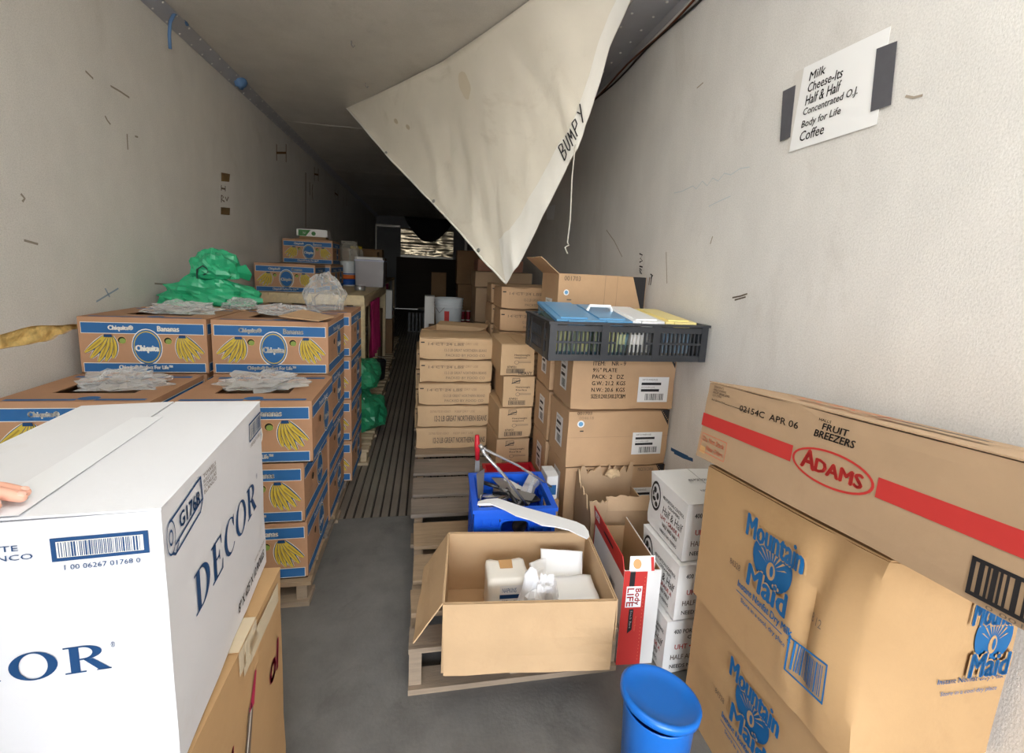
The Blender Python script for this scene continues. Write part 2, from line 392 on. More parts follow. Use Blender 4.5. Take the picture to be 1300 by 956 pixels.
# ------------------------------------------------------------------ the trailer
XL, XR, ZC, Y0, Y1 = -1.50, 1.20, 2.72, -3.6, 14.30
mb = MB(); mb.box(-9, 9, -16, Y0 - 0.01, -0.25, -0.02, DOCK); structure(mb.build('ground'))
mb = MB(); mb.box(XL - .05, XR + .05, Y0, 2.39, -0.12, 0.0, FLOORM); mb.box(XL - .05, XR + .05, 2.39, Y1, -0.12, -0.024, GROOVE)
floor = structure(mb.build('floor'))
rib = MB(); rib.box(-0.0175, 0.0175, 2.392, Y1, -0.024, -0.0005, RIBM); rib_me = rib.mesh('floor_rib')
for i in range(57):
    o = bpy.data.objects.new('floor_rib', rib_me); COL.objects.link(o); o.parent = floor; o.location = (XL + 0.04 + i * 0.0465, 0, 0)
mb = MB(); mb.box(XL - .05, XR + .05, Y0, Y1, ZC, ZC + .06, CEIL); ceiling = structure(mb.build('ceiling'))
mb = MB()
for y in (5.2, 7.6, 10.0, 12.4): mb.box(XL, XR, y - .025, y + .025, ZC - .004, ZC, CEIL)
mb.build('seam_strip', ceiling)
mb = MB(); mb.box(XR, XR + .05, Y0, Y1, 0, ZC, WALLR); wall_r = structure(mb.build('wall_right'))
mb = MB(); mb.box(XL - .05, XR + .05, Y1, Y1 + .05, 0, ZC, BACKG); wall_b = structure(mb.build('wall_back'))

# left wall: one sheet with a torn gash, foam insulation behind
gash = [(-60, 442), (-25, 428), (0, 425), (14, 421), (27, 417), (40, 414), (53, 413), (66, 413), (78, 413), (92, 411.5), (105, 411.5),
        (104, 417), (92, 418.5), (82, 424), (75, 425), (68, 431), (58, 434), (49, 434.5), (40, 437), (31, 438.5), (20, 440), (9, 442), (0, 443.5), (-25, 452), (-60, 462)]
gp = [atx(px, py, XL) for px, py in gash]
bm = bmesh.new()
outer = [bm.verts.new((XL, y, z)) for y, z in ((Y0, 0), (Y1, 0), (Y1, ZC), (Y0, ZC))]
inner = [bm.verts.new((XL, p.y, p.z)) for p in gp]
ed = [bm.edges.new((outer[i], outer[(i + 1) % 4])) for i in range(4)] + [bm.edges.new((inner[i], inner[(i + 1) % len(inner)])) for i in range(len(inner))]
bmesh.ops.triangle_fill(bm, use_beauty=True, use_dissolve=False, edges=ed)
bm.normal_update()
for f in bm.faces:
    if f.normal.x < 0: f.normal_flip()
rim = [(v.co.copy()) for v in inner]
me = bpy.data.meshes.new('wall_left'); bm.to_mesh(me); bm.free(); me.materials.append(WALL)
wall_l = bpy.data.objects.new('wall_left', me); COL.objects.link(wall_l); structure(wall_l)
mb = MB(); n = len(rim)
mb.add([tuple(p) for p in rim] + [(p.x - .012, p.y, p.z) for p in rim], [(i, (i + 1) % n, n + (i + 1) % n, n + i) for i in range(n)], TORN)
mb.build('torn_edge', wall_l)
mb = MB(); vs = []; fs = []; NU, NV = 60, 16
ylo, yhi, zlo, zhi = min(p.y for p in gp) - .04, max(p.y for p in gp) + .04, min(p.z for p in gp) - .04, max(p.z for p in gp) + .04
for i in range(NU + 1):
    for j in range(NV + 1):
        y = ylo + (yhi - ylo) * i / NU; z = zlo + (zhi - zlo) * j / NV
        vs.append((XL - .012 + 0.014 * noise.noise(Vector((y * 18, z * 30, 2))), y, z))
fs = [(i * (NV + 1) + j, (i + 1) * (NV + 1) + j, (i + 1) * (NV + 1) + j + 1, i * (NV + 1) + j + 1) for i in range(NU) for j in range(NV)]
mb.add(vs, fs, FOAM); mb.build('insulation_foam', wall_l)
mb = MB(); mb.box(XL - .10, XL - .035, Y0, Y1, 0, ZC, WALL); mb.build('outer_skin', wall_l)

def ribbon(mb, pts, w, nrm, m, off=0.0012):
    """flat stroke of width w along 3D points on a plane with normal nrm"""
    nrm = Vector(nrm); pts = [Vector(p) for p in pts]; k = len(pts); vs = []
    for i, p in enumerate(pts):
        t = (pts[min(i + 1, k - 1)] - pts[max(i - 1, 0)]).normalized(); s = nrm.cross(t).normalized() * w / 2
        vs += [p + s + nrm * off, p - s + nrm * off]
    mb.add(vs, [(2 * i, 2 * i + 1, 2 * i + 3, 2 * i + 2) for i in range(k - 1)], m)
def wall_marks(name, wall, X, nx, strokes, m, w):
    for st in strokes:
        mb = MB(); ribbon(mb, [atx(px, py, X) for px, py in st], w, (nx, 0, 0), m); mb.build(name, wall)
wall_marks('slit', wall_l, XL, 1, [[(388, 219), (388, 289)]], BROWNM, .03)
wall_marks('marking', wall_l, XL, 1, [[(351, 183), (351, 204)], [(363, 183), (363, 206)], [(351, 194), (363, 194)], [(393, 231), (393.5, 248)], [(397, 234), (396, 242), (397, 254)],
    [(399, 212), (399, 230)], [(404, 214), (404, 230)], [(399, 221), (404, 222)], [(425, 240), (425, 250)], [(429, 242), (429, 255)], [(425, 245), (429, 248)], [(436, 250), (436, 262)], [(440, 251), (440, 262)]], BROWNM, .022)
wall_marks('scuff', wall_l, XL, 1, [[(140, 109), (152, 116), (164, 124)], [(133, 147), (136, 153), (140, 158)], [(108, 90), (118, 100)], [(171, 173), (175, 174)], [(161, 170), (162, 190)], [(26, 246), (31, 252), (28, 256)], [(196, 360), (220, 361.5), (236, 359)], [(30, 305), (48, 310)]], mat('scuff_grey', (150, 140, 126), 0.8), .009)
wall_marks('chalk_mark', wall_l, XL, 1, [[(122, 383), (150, 366)], [(133, 366), (139, 377)]], PALEBLUE, .008)
wall_marks('marking', wall_r, XR, -1, [[(812, 322), (816, 324), (813, 328), (816, 331), (812, 333)], [(812, 338), (816, 339)], [(812, 341), (815, 343), (812, 346), (815, 348), (812, 343)], [(826, 348), (829, 350), (826, 354), (828, 349), (826, 362)]], INK, .008)
wall_marks('stain', wall_r, XR, -1, [[(825, 352), (824, 362)], [(817, 455), (818, 470), (815, 490)], [(790, 375), (806, 383), (815, 395)]], BROWNM, .007)
wall_marks('gouge', wall_r, XR, -1, [[(930, 378), (940, 376), (949, 373)], [(933, 381), (947, 377)]], mat('gouge_brown', (104, 92, 80), 0.8), .006)
wall_marks('scratch', wall_r, XR, -1, [[(770, 292), (780, 306), (790, 326)], [(846, 320), (847, 360)], [(902, 310), (905, 300)], [(1150, 122), (1160, 124), (1172, 121)], [(893, 105), (885, 112)]], mat('scuff_tan', (170, 158, 142), 0.8), .006)
wall_marks('chalk_mark', wall_r, XR, -1, [[(856, 245), (866, 243), (880, 236), (884, 240), (892, 230), (898, 236), (905, 226), (912, 230), (920, 220), (928, 222), (940, 214), (952, 212)], [(900, 262), (912, 256), (928, 249)]], mat('chalk_pale', (204, 210, 212), 0.8), .004)
wall_marks('paint_smear', wall_r, XR, -1, [[(852, 570), (862, 575), (874, 581)], [(856, 574), (868, 580), (880, 584)]], mat('paint_blue', (40, 84, 128), 0.7), .016)

# metal trims where the walls meet the ceiling
mb = MB(); mb.slab([(XL + .002, Y0, ZC - .055), (XL + .002, Y1, ZC - .055), (XL + .075, Y1, ZC - .003), (XL + .075, Y0, ZC - .003)], .003, TRIM); t1 = structure(mb.build('trim_1'))
mb = MB()
for i in range(90):
    y = 1.5 + i * .14
    for q in (0.14, 0.86):
        mb.lathe([(.008, 0), (.006, .004), (0.0, .005)], RIVET, 6, Matrix.Translation((XL + .002 + .073 * q, y, ZC - .055 + .052 * q)) @ Matrix.Rotation(math.radians(125), 4, 'Y'))
o = mb.build('rivet', t1); o['kind'] = 'stuff'
mb = MB(); mb.box(.98, XR - .001, Y0, Y1, ZC - .005, ZC - .0005, TRIM); mb.box(XR - .005, XR - .0005, Y0, Y1, ZC - .05, ZC - .005, TRIM); t2 = structure(mb.build('trim_2'))
mb = MB()
for i in range(90):
    for x in (1.02, 1.14): mb.lathe([(.008, 0), (.006, -.004), (0.0, -.005)], RIVET, 6, Matrix.Translation((x, 1.2 + i * .14, ZC - .005)))
o = mb.build('rivet', t2); o['kind'] = 'stuff'

# bulkhead at the far end
bh = thing('bulkhead', 'crinkled metallic bulkhead panel over a dark lower panel on the far end wall', 'panel', (0, Y1 - .09, 0))
def py_(px, py): return aty(px, py, Y1 - .1)
mb = MB(); vs = []; a, b = py_(509, 289), py_(575, 327)
for i in range(41):
    for j in range(21):
        x = a.x + (b.x - a.x) * i / 40; z = b.z + (a.z - b.z) * j / 20
        vs.append((x, -.03 + .016 * noise.noise(Vector((x * 4, 0, z * 6))) + .006 * math.sin(z * 45), z))
mb.add(vs, [(i * 21 + j, (i + 1) * 21 + j, (i + 1) * 21 + j + 1, i * 21 + j + 1) for i in range(40) for j in range(20)], BULK); mb.build('foil_panel', bh, True)
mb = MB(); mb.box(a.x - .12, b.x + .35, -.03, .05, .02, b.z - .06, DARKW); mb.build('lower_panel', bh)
mb = MB(); mb.box(a.x, b.x, -.06, -.01, b.z - .06, b.z, RIVET); mb.build('ledge', bh)
for px in (475, 591):
    p = py_(px, 274); mb = MB(); mb.box(p.x, p.x + .07, -.05, .05, 1.7, 2.42, RIVET); mb.build('post', bh)
mb = MB(); mb.box(py_(475, 274).x, py_(508, 276).x, -.05, .05, 2.4, 2.46, RIVET); mb.build('cross_rail', bh)
bx, bz = py_(545, 280).x, py_(545, 280).z
mb = MB(); vs = []
for i in range(25):
    for j in range(9):
        q = i / 24; x = bx - .72 + 1.44 * q; dz = .56 * math.sin(PI * q) ** .8 * (j / 8)
        vs.append((x, -.12 - .12 * math.sin(PI * j / 8) , ZC - .002 - dz * 1.22 - .04 * (j > 0) * 1.0 * noise.noise(Vector((x * 3, j, 0)))))
mb.add(vs, [(i * 9 + j, (i + 1) * 9 + j, (i + 1) * 9 + j + 1, i * 9 + j + 1) for i in range(24) for j in range(8)], BLACKC)
tag(mb.build('canvas_duct', None, True, loc=(0, Y1 - .16, 0)), 'sagging black canvas duct hanging over the shiny far bulkhead', 'duct')

# ------------------------------------------------------------------ canvas hanging from the ceiling
Upx = [(440, 137), (505, 107), (562, 78), (619, 39), (673, 0), (735, -45)]
Lpx = [(440, 137), (470, 172), (500, 207), (530, 238), (560, 269), (590, 301), (617, 334), (642, 361), (658, 338), (690, 272), (722, 208), (734, 188), (748, 145), (775, 62), (800, 0), (818, -50)]
def on_plane(px, py):            # the sheet hangs in an upright plane below a diagonal line on the ceiling
    A = Vector((-.73, 4.56, 0)); T = Vector((.965, 2.36, 0)); nn = (T - A).cross(Vector((0, 0, 1)))
    d = ray(px, py); C = Vector((0, 0, CAM_H)); return C + d * ((A - C).dot(nn) / d.dot(nn))
Uc = [atz(px, py, ZC - .006) for px, py in Upx]; Lc = [on_plane(px, py) for px, py in Lpx]; Uc[0] = Lc[0].copy()
def along(pts, u):
    x = min(max(u, 0), 1) * (len(pts) - 1); i = min(int(x), len(pts) - 2); return pts[i].lerp(pts[i + 1], x - i)
def sheet(u, v, off=0.0):
    p = along(Uc, u).lerp(along(Lc, u), v)
    e = .004; du = along(Uc, min(u + e, 1)).lerp(along(Lc, min(u + e, 1)), v) - along(Uc, max(u - e, 0)).lerp(along(Lc, max(u - e, 0)), v)
    dv = along(Lc, u) - along(Uc, u)
    nrm = Vector((-.6, -.78, .05)).normalized()
    w = .05 * math.sin(PI * v) * math.sin(PI * min(1, u * 1.1))
    fold = .016 * noise.noise(Vector((u * 16, v * 1.6, 4))) + .009 * noise.noise(Vector((u * 34 + v * 3, v * 3, 1)))
    fold *= min(1, v * 3) * (0.35 + v)
    return p - nrm * w + nrm * (fold + off)
canvas = thing('canvas_sheet', 'large off-white canvas sheet hanging in a point from the trailer ceiling', 'canvas', tuple(along(Uc, .6)))
def canvas_part(name, mb, smooth=True):
    o = mb.build(name, canvas, smooth); o.matrix_parent_inverse = Matrix.Translation(-Vector(canvas.location)); return o
mb = MB(); NU, NV = 90, 36
mb.add([sheet(i / NU, j / NV) for i in range(NU + 1) for j in range(NV + 1)], [(i * (NV + 1) + j, (i + 1) * (NV + 1) + j, (i + 1) * (NV + 1) + j + 1, i * (NV + 1) + j + 1) for i in range(NU) for j in range(NV)], CANVAS)
o = canvas_part('sheet', mb); sm = o.modifiers.new('thick', 'SOLIDIFY'); sm.thickness = .002
mb = MB(); NU, NV = 70, 8; vs = []
for i in range(NU + 1):
    u = .468 + (1 - .468) * i / NU; v0 = .80 + .05 * math.sin(i / NU * PI) + .008 * noise.noise(Vector((i * .3, 0, 0)))
    for j in range(NV + 1):
        v = v0 + (1 - v0) * j / NV
        vs.append(sheet(u, v, .006 + .012 * math.sin(PI * j / NV) * (0.3 + 0.7 * abs(noise.noise(Vector((i * .12, 3, 0)))))))
mb.add(vs, [(i * (NV + 1) + j, (i + 1) * (NV + 1) + j, (i + 1) * (NV + 1) + j + 1, i * (NV + 1) + j + 1) for i in range(NU) for j in range(NV)], CANVASW)
canvas_part('folded_hem', mb)['label'] = 'folded brighter hem with handwriting'
mb = MB(); mb.tube([sheet(i / 60 * .466, .995, .004) for i in range(61)], .007, CANVASW, 6); canvas_part('rolled_edge', mb)
for u in (.115, .25, .385):
    mb = MB(); c = sheet(u, .965, .008); q = Vector((-.6, -.78, .05)).normalized().to_track_quat('Z', 'Y').to_matrix().to_4x4()
    mb.lathe([(.006, 0), (.013, 0), (.013, .002), (.006, .002)], STEELD, 10, Matrix.Translation(c) @ q); canvas_part('eyelet', mb)
LET = {'B': [[(0, 0), (0, 1)], [(0, 1), (.6, .9), (.5, .6), (0, .52), (.7, .4), (.6, .08), (0, 0)]], 'U': [[(0, 1), (.05, .2), (.35, 0), (.65, .2), (.7, 1)]],
       'M': [[(0, 0), (.1, 1), (.4, .4), (.7, 1), (.85, 0)]], 'P': [[(0, 0), (.05, 1)], [(.05, 1), (.6, .9), (.55, .55), (.03, .45)]], 'Y': [[(0, 1), (.3, .5)], [(.7, 1), (.1, -.1)]]}
mb = MB(); nrm = Vector((-.6, -.78, .05)).normalized(); uu = .664
for ch in 'BUMPY':
    for st in LET[ch]:
        pts = []
        for (x0, y0), (x1, y1) in zip(st[:-1], st[1:]):
            for q in range(4): pts.append((x0 + (x1 - x0) * q / 4, y0 + (y1 - y0) * q / 4))
        pts.append(st[-1])
        ribbon(mb, [sheet(uu + x * .024, .968 - y * .10, .0225) for x, y in pts], .007, nrm, INK, 0)
    uu += .0275
canvas_part('handwriting', mb, False)
mb = MB(); k0 = on_plane(732, 185) + nrm * .02; k1 = on_plane(721, 318) + nrm * .02
mb.tube([k0, k0.lerp(k1, .3) + Vector((-.004, 0, 0)), k0.lerp(k1, .7) + Vector((.006, 0, 0)), k0.lerp(k1, .93), k1 + Vector((.012, 0, .03)), k1 + Vector((-.012, 0, .015)), k1 + Vector((.006, 0, -.02))], .0035, CORDW, 6)
canvas_part('tie_cord', mb)
def to_px(p):
    d = p - Vector((0, 0, CAM_H)); return 650 + FPX * d.dot(RIGHT) / d.dot(FWD), 433.5 - FPX * d.dot(UP) / d.dot(FWD)
grid = [(i / 60, j / 30, to_px(sheet(i / 60, j / 30))) for i in range(5, 60) for j in range(2, 30)]
def stain(px, py, ru, rv, m, seed, off=.004):      # a water mark lying on the cloth
    u0, v0 = min(grid, key=lambda g: (g[2][0] - px) ** 2 + (g[2][1] - py) ** 2)[:2]; n = 22; mb = MB()
    vs = [sheet(u0, v0, off)]
    for k in (.5, 1):
        for i in range(n):
            a_ = 2 * PI * i / n; r = k * (1 + .18 * noise.noise(Vector((math.cos(a_) * 1.5, math.sin(a_) * 1.5, seed)))); vs.append(sheet(u0 + ru * r * math.cos(a_), v0 + rv * r * math.sin(a_), off))
    mb.add(vs, [(0, 1 + i, 1 + (i + 1) % n) for i in range(n)] + [(1 + i, 1 + n + i, 1 + n + (i + 1) % n, 1 + (i + 1) % n) for i in range(n)], m); canvas_part('stain', mb)
stain(587, 104, .022, .055, STAINL, 2)
stain(506, 153, .006, .030, STAIND, 3); stain(517, 163, .006, .026, STAIND, 4)
for px, py in ((446, 52), (464, 105)):             # hooks left in the ceiling
    c = atz(px, py, ZC - .002); mb = MB(); mb.tube([c, c + Vector((0, 0, -.02)), c + Vector((.012, 0, -.035)), c + Vector((.02, 0, -.022))], .005, STEELD, 6); mb.build('hook', ceiling)

# cables along the right wall, blue straps on the left trim
for name, lab, m, dx, dz in (('cable', 'brown cable running along the top of the right wall', CABLE1, -.012, -.012), ('cable', 'black cable looping below the brown one on the right wall', CABLE2, -.010, -.030)):
    mb = MB(); pts = []
    for i in range(60):
        y = Y0 + .1 + i * .12; sag = .5 + .5 * math.sin(i * .8 + (2 if dz < -.02 else 0))
        pts.append((XR + dx, y, ZC - .055 + dz - .02 * sag))
    mb.tube(pts, .006, m, 6); tag(mb.build(name, None, True), lab, 'cable')
mb = MB(); pts = [atx(px, py, XL + .05 + i * .004) for i, (px, py) in enumerate([(216, 62), (215, 45), (216, 28), (221, 18), (228, 17), (233, 24), (238, 32)])]
mb.tube(pts, .009, STRAPB, 6); tag(mb.build('strap', None, True), 'pale blue strap looped over the left ceiling trim', 'strap')
mb = crumple(0, 0, 0, .04, .06, .05, 3, .5, 12, 8, STRAPB, False); tag(mb.build('strap', None, True, loc=tuple(atx(305, 107, XL + .05))), 'short knotted blue strap scrap on the left ceiling trim', 'strap')

# ------------------------------------------------------------------ papers taped to the walls
sg = thing('paper_sign', 'white sheet with handwritten list taped high on the right wall', 'sign', (XR, 1.28, 1.9))
def rw(px, py, d): return atx(px, py, XR - d) - Vector((XR, 1.28, 1.9))
mb = MB(); mb.slab([rw(1021, 86, .004), (rw(1003, 193, .004)), rw(1002, 193, .004), rw(1118, 156, .004), rw(1131, 40, .004), rw(1131, 32, .004)][0:1] + [rw(1002, 193, .004), rw(1113, 158, .004), rw(1131, 33, .004)], .001, PAPER); mb.build('sheet', sg)
mb = MB(); mb.slab([rw(1010, 92, .003), rw(1000, 190, .003), rw(1030, 180, .003), rw(1132, 36, .003), rw(1132, 31, .003)], .001, PAPERG); mb.build('backing_sheet', sg)
for pts in ([(994, 116), (990, 180), (1003, 174), (1010, 108)], [(1113, 62), (1105, 142), (1131, 133), (1139, 52)]):
    mb = MB(); mb.slab([rw(px, py, .006) for px, py in pts], .001, DUCT); mb.build('tape', sg)
# handwriting: lines in the frame of the paper
mb = MB()
O = rw(1003, 192, .0048); A = rw(1112, 157, .0048); B = rw(1021, 86, .0048)
U = (A - O).normalized(); V = Vector((1, 0, 0)).cross(U); V = -V if V.z < 0 else V
hw = Face(mb, O, U, V, (A - O).length, (B - O).dot(V))
for i, (t, u0, u1, v0, v1) in enumerate([('Milk', .14, .34, .80, .90), ('Cheese-Its', .14, .56, .66, .77), ('Half & Half', .13, .56, .51, .63), ('Concentrated O.J.', .12, .76, .37, .48), ('Body for Life', .12, .60, .22, .33), ('Coffee', .12, .43, .08, .20)]):
    hw.text(t, u0, u1, v0, v1, INK, 0.006, 0.12)
mb.build('handwriting', sg)
sp = thing('paper_sign', 'narrow note held by two strips of tan tape on the left wall', 'sign', (XL, 3.9, 1.9))
def lw(px, py, d): return atx(px, py, XL + d) - Vector((XL, 3.9, 1.9))
mb = MB(); mb.slab([lw(279, 221, .004), lw(279, 271, .004), lw(296, 273, .004), lw(297, 224, .004)], .001, PAPERG); mb.build('sheet', sp)
for q in ([(281, 219), (281, 230), (291, 231), (292, 221)], [(280.5, 263), (280.5, 272), (291.5, 273), (292, 264)]):
    mb = MB(); mb.slab([lw(px, py, .006) for px, py in q], .001, TANTAPE); mb.build('tape', sp)
mb = MB()
for st in ([(281, 235), (281, 242)], [(286, 236), (286, 243)], [(281, 239), (286, 240)], [(281, 248), (281, 257)], [(281, 248), (284, 250), (281, 253), (285, 256)], [(286, 250), (288, 255), (290, 250)]):
    ribbon(mb, [lw(px, py, .0055) for px, py in st], .012, (1, 0, 0), PGREY, 0)
mb.build('handwriting', sp)
mb = MB(); f_ = [atx(px, py, XR - .004) for px, py in ((694, 262), (694, 279), (703, 279), (705, 260))]; mb.slab(f_, .001, PAPER)
tag(mb.build('paper_sign', None), 'small white paper far along the right wall beside the canvas tip', 'sign')
# ------------------------------------------------------------------ banana cartons
BW, BD, BH = .49, .40, .245
def banana_bunch(F, u0, u1, v0, v1, flip=False):
    def T(x, y): return (u0 + (u1 - u0) * ((1 - x) if flip else x), v0 + (v1 - v0) * y)
    def finger(a, b, c, w):   # bent finger from stem a over bend b to tip c (mirrored later)
        pts = []
        for i in range(9):
            t = i / 8; x = (1 - t) ** 2 * a[0] + 2 * t * (1 - t) * b[0] + t * t * c[0]; y = (1 - t) ** 2 * a[1] + 2 * t * (1 - t) * b[1] + t * t * c[1]
            dx = 2 * (1 - t) * (b[0] - a[0]) + 2 * t * (c[0] - b[0]); dy = 2 * (1 - t) * (b[1] - a[1]) + 2 * t * (c[1] - b[1]); L = math.hypot(dx, dy)
            r = w * (0.25 + 0.75 * math.sin(PI * min(1, .12 + t * .85)) ** .7)
            pts.append((x, y, -dy / L * r, dx / L * r))
        return [(x + p, y + q) for x, y, p, q in pts] + [(x - p, y - q) for x, y, p, q in reversed(pts)]
    fing = [((.22, .92), (.10, .55), (.22, .16)), ((.26, .92), (.22, .5), (.42, .06)), ((.30, .92), (.36, .5), (.62, .04)), ((.34, .93), (.5, .56), (.82, .16)), ((.38, .93), (.6, .66), (.96, .36))]
    rings = ((.125, PWHITE), (.105, NAVY), (.085, PYEL))
    for w, m in rings[:2]:
        for a, b, c in fing:
            poly = finger(a, b, c, w); n = len(poly) // 2
            for i in range(n - 1): F.poly([T(*poly[i]), T(*poly[i + 1]), T(*poly[-2 - i]), T(*poly[-1 - i])][::(1 if not flip else -1)], m)
        F.up()
    for a, b, c in fing:
        for w, m in ((.098, NAVY), (.08, PYEL)):
            poly = finger(a, b, c, w); n = len(poly) // 2
            for i in range(n - 1): F.poly([T(*poly[i]), T(*poly[i + 1]), T(*poly[-2 - i]), T(*poly[-1 - i])][::(1 if not flip else -1)], m)
            F.up()
        poly = finger(a, b, c, .022); n = len(poly) // 2
        for i in range(2, n - 2): F.poly([T(*poly[i]), T(*poly[i + 1]), T(*poly[-2 - i]), T(*poly[-1 - i])][::(1 if not flip else -1)], PYEL2)
    F.up(); F.poly([T(.18, .9), T(.42, .9), T(.40, 1.0), T(.2, 1.0)][::(1 if not flip else -1)], NAVY)
def logo(F, cu, cv, ru, rv, txt=True):
    for q, m in ((1.06, PWHITE), (1.0, BLUEP), (.92, PYEL), (.86, BLUEP)):
        F.oval(cu, cv, ru * q, rv * q, m); F.up()
    if txt: F.text('Chiquita', cu - ru * .78, cu + ru * .78, cv - rv * .34, cv + rv * .1, PWHITE, .035); F.up()
def make_banana():
    root = thing('banana_carton', 'x', 'carton', group='brown banana cartons')
    h = BH - .004; x, y = BW / 2, BD / 2
    mb = MB()
    for a in ((-x, x, -y, -y + .006), (-x, x, y - .006, y), (-x, -x + .006, -y + .006, y - .006), (x - .006, x, -y + .006, y - .006)): mb.box(*a, 0, h, KRAFTB)
    mb.box(-x, x, -y, y, 0, .006, KRAFTB)
    body = mb.build('body', root)
    mb = MB(); a, b = .135, .09
    mb.box(-x, x, -y, -b, h, h + .004, KRAFTB); mb.box(-x, x, b, y, h, h + .004, KRAFTB); mb.box(-x, -a, -b, b, h, h + .004, KRAFTB); mb.box(a, x, -b, b, h, h + .004, KRAFTB)
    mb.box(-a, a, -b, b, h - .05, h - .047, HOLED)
    T = top(mb, BW, BD, h + .004)
    for v0, v1 in ((.03, .08), (.86, .92)):
        T.rect(.06, .5, v0, v1, BLUEP); T.rect(.62, .95, v0, v1, BLUEP)
    T.up(); T.oval(.56, .86, .07, .06, BLUEP); T.oval(.56, .10, .07, .06, BLUEP); T.up()
    T.text('Chiquita', .51, .61, .845, .875, PYEL, .01); T.text('Premium Quality Bananas', .66, .93, .95, .975, NAVY)
    mb.build('lid', root)
    mb = MB(); F = front(mb, BW, BD, BH)
    for v0, v1 in ((.72, .90), (.03, .18)):
        F.rect(.02, .98, v0 - .01, v1 + .01, PWHITE); F.up(); F.rect(.024, .976, v0, v1, BLUEP); F.up()
    F.text('Chiquita®', .23, .42, .755, .86, PWHITE, .035); F.text('Bananas', .61, .78, .765, .86, PWHITE, .035); F.text('Chiquita® Perfect For Life™', .29, .71, .06, .15, PWHITE, .03)
    banana_bunch(F, .03, .31, .19, .70, True); F.k = 0; banana_bunch(F, .73, .98, .19, .70)
    F.k = 3; logo(F, .52, .48, .115, .31)
    F.k = 12
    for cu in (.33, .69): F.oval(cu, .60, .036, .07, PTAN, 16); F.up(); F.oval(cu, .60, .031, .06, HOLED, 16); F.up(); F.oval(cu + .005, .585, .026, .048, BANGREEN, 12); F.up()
    mb.build('front_print', root)
    mb = MB(); F = right(mb, BW, BD, BH)
    for v0, v1 in ((.72, .90), (.03, .18)):
        F.rect(.02, .98, v0 - .01, v1 + .01, PWHITE); F.up(); F.rect(.024, .976, v0, v1, BLUEP); F.up()
    F.text('Premium Bananas', .3, .7, .76, .85, PWHITE); logo(F, .62, .46, .13, .29)
    F.k = 12
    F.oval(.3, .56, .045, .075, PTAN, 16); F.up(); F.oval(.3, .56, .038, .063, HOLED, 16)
    for i in range(3): F.text('40 LB BOX', .12, .28, .24 + i * .08, .29 + i * .08, PFAINT)
    mb.build('side_print', root)
    return root
ban0 = make_banana(); ban_used = [False]
def banana(cx, y0, z, label, rz=0.0):
    loc = (cx, y0 + BD / 2, z)
    if not ban_used[0]:
        ban_used[0] = True; ban0.location = loc; ban0.rotation_euler = (0, 0, rz); ban0['label'] = label; return ban0
    return dup(ban0, label, loc, rz)
PB = .102
def lev(k): return PB + k * (BH + .003)
word = ['bottom', 'second', 'third', 'top']
jx = random.Random(3)
for k in range(3):
    lw_ = ['bottom', 'middle', 'top'][k]
    banana((-.697, -.699, -.668)[k], 1.78 + (.004, 0, .0)[k], lev(k), f'brown banana carton, {lw_} of the front pallet column beside the aisle', (.006, -.008, .004)[k])
    banana(-1.215, 1.79, lev(k), f'brown banana carton, {lw_} of the front pallet column against the left wall', 0)
for k in range(4):
    banana(-.692 + (.003 if k == 3 else jx.uniform(-.006, .006)), 2.205, lev(k), f'brown banana carton, {word[k]} of four in the middle column beside the aisle', jx.uniform(-.006, .006))
    banana(-1.20 if k == 3 else -1.21, 2.205, lev(k), f'brown banana carton, {word[k]} of four in the middle column against the left wall', .004)
for k in range(4):
    banana(-.655, 2.63, lev(k), f'brown banana carton, {word[k]} of four in the rear column beside the aisle', jx.uniform(-.004, .004))
    banana(-1.19, 2.63, lev(k), f'brown banana carton, {word[k]} of four in the rear column by the left wall', 0)

def pallet(name, label, x0, x1, y0, y1, h, boards, m=WOOD, group=None, seed=1):
    """boards: list of (ya, yb) spans of the top boards that run along x"""
    r = random.Random(seed); root = thing(name, label, 'pallet', ((x0 + x1) / 2, (y0 + y1) / 2, 0), 0, group)
    ox, oy = (x0 + x1) / 2, (y0 + y1) / 2; t = .02
    for ya, yb in boards:
        mb = MB(); e = [r.uniform(-.006, .006) for _ in range(4)]
        mb.slab([(x0 - ox + e[0], ya - oy, h - t / 2), (x1 - ox + e[1], ya - oy + r.uniform(-.003, .003), h - t / 2), (x1 - ox + e[2], yb - oy, h - t / 2), (x0 - ox + e[3], yb - oy, h - t / 2)], t - r.uniform(0, .003), r.choice((WOOD, WOODB, WOODC)) if m is WOOD else m)
        mb.build('board', root)
    for q in (0.03, .5, .97):
        mb = MB(); cx = x0 - ox + (x1 - x0) * q; mb.box(cx - .02, cx + .02, y0 - oy + .004, y1 - oy - .004, .021, h - t - .001, m); mb.build('stringer', root)
    for q in (.03, .5, .97):
        mb = MB(); cy_ = y0 - oy + (y1 - y0) * q; mb.box(x0 - ox, x1 - ox, max(cy_ - .05, y0 - oy - .012), min(cy_ + .05, y1 - oy), 0, .020, m); mb.build('bottom_board', root)
    return root
def spans(y0, y1, n, gap=.03):
    w = (y1 - y0 - gap * (n - 1)) / n; return [(y0 + i * (w + gap), y0 + i * (w + gap) + w) for i in range(n)]
pallet('pallet', 'grey wooden pallet under the banana cartons', -1.47, -.44, 1.76, 3.04, .10, spans(1.76, 3.04, 8), WOOD, seed=2)
pallet('pallet', 'pale wooden pallet under the green sacks beside the banana cartons', -1.47, -.37, 3.07, 4.20, .11, spans(3.07, 4.20, 10, .045), WOODD, seed=3)
pallet('pallet', 'pale wooden pallet under the near end of the pine table', -1.47, -.41, 4.24, 5.45, .11, spans(4.24, 5.45, 9, .05), WOODD, seed=4)
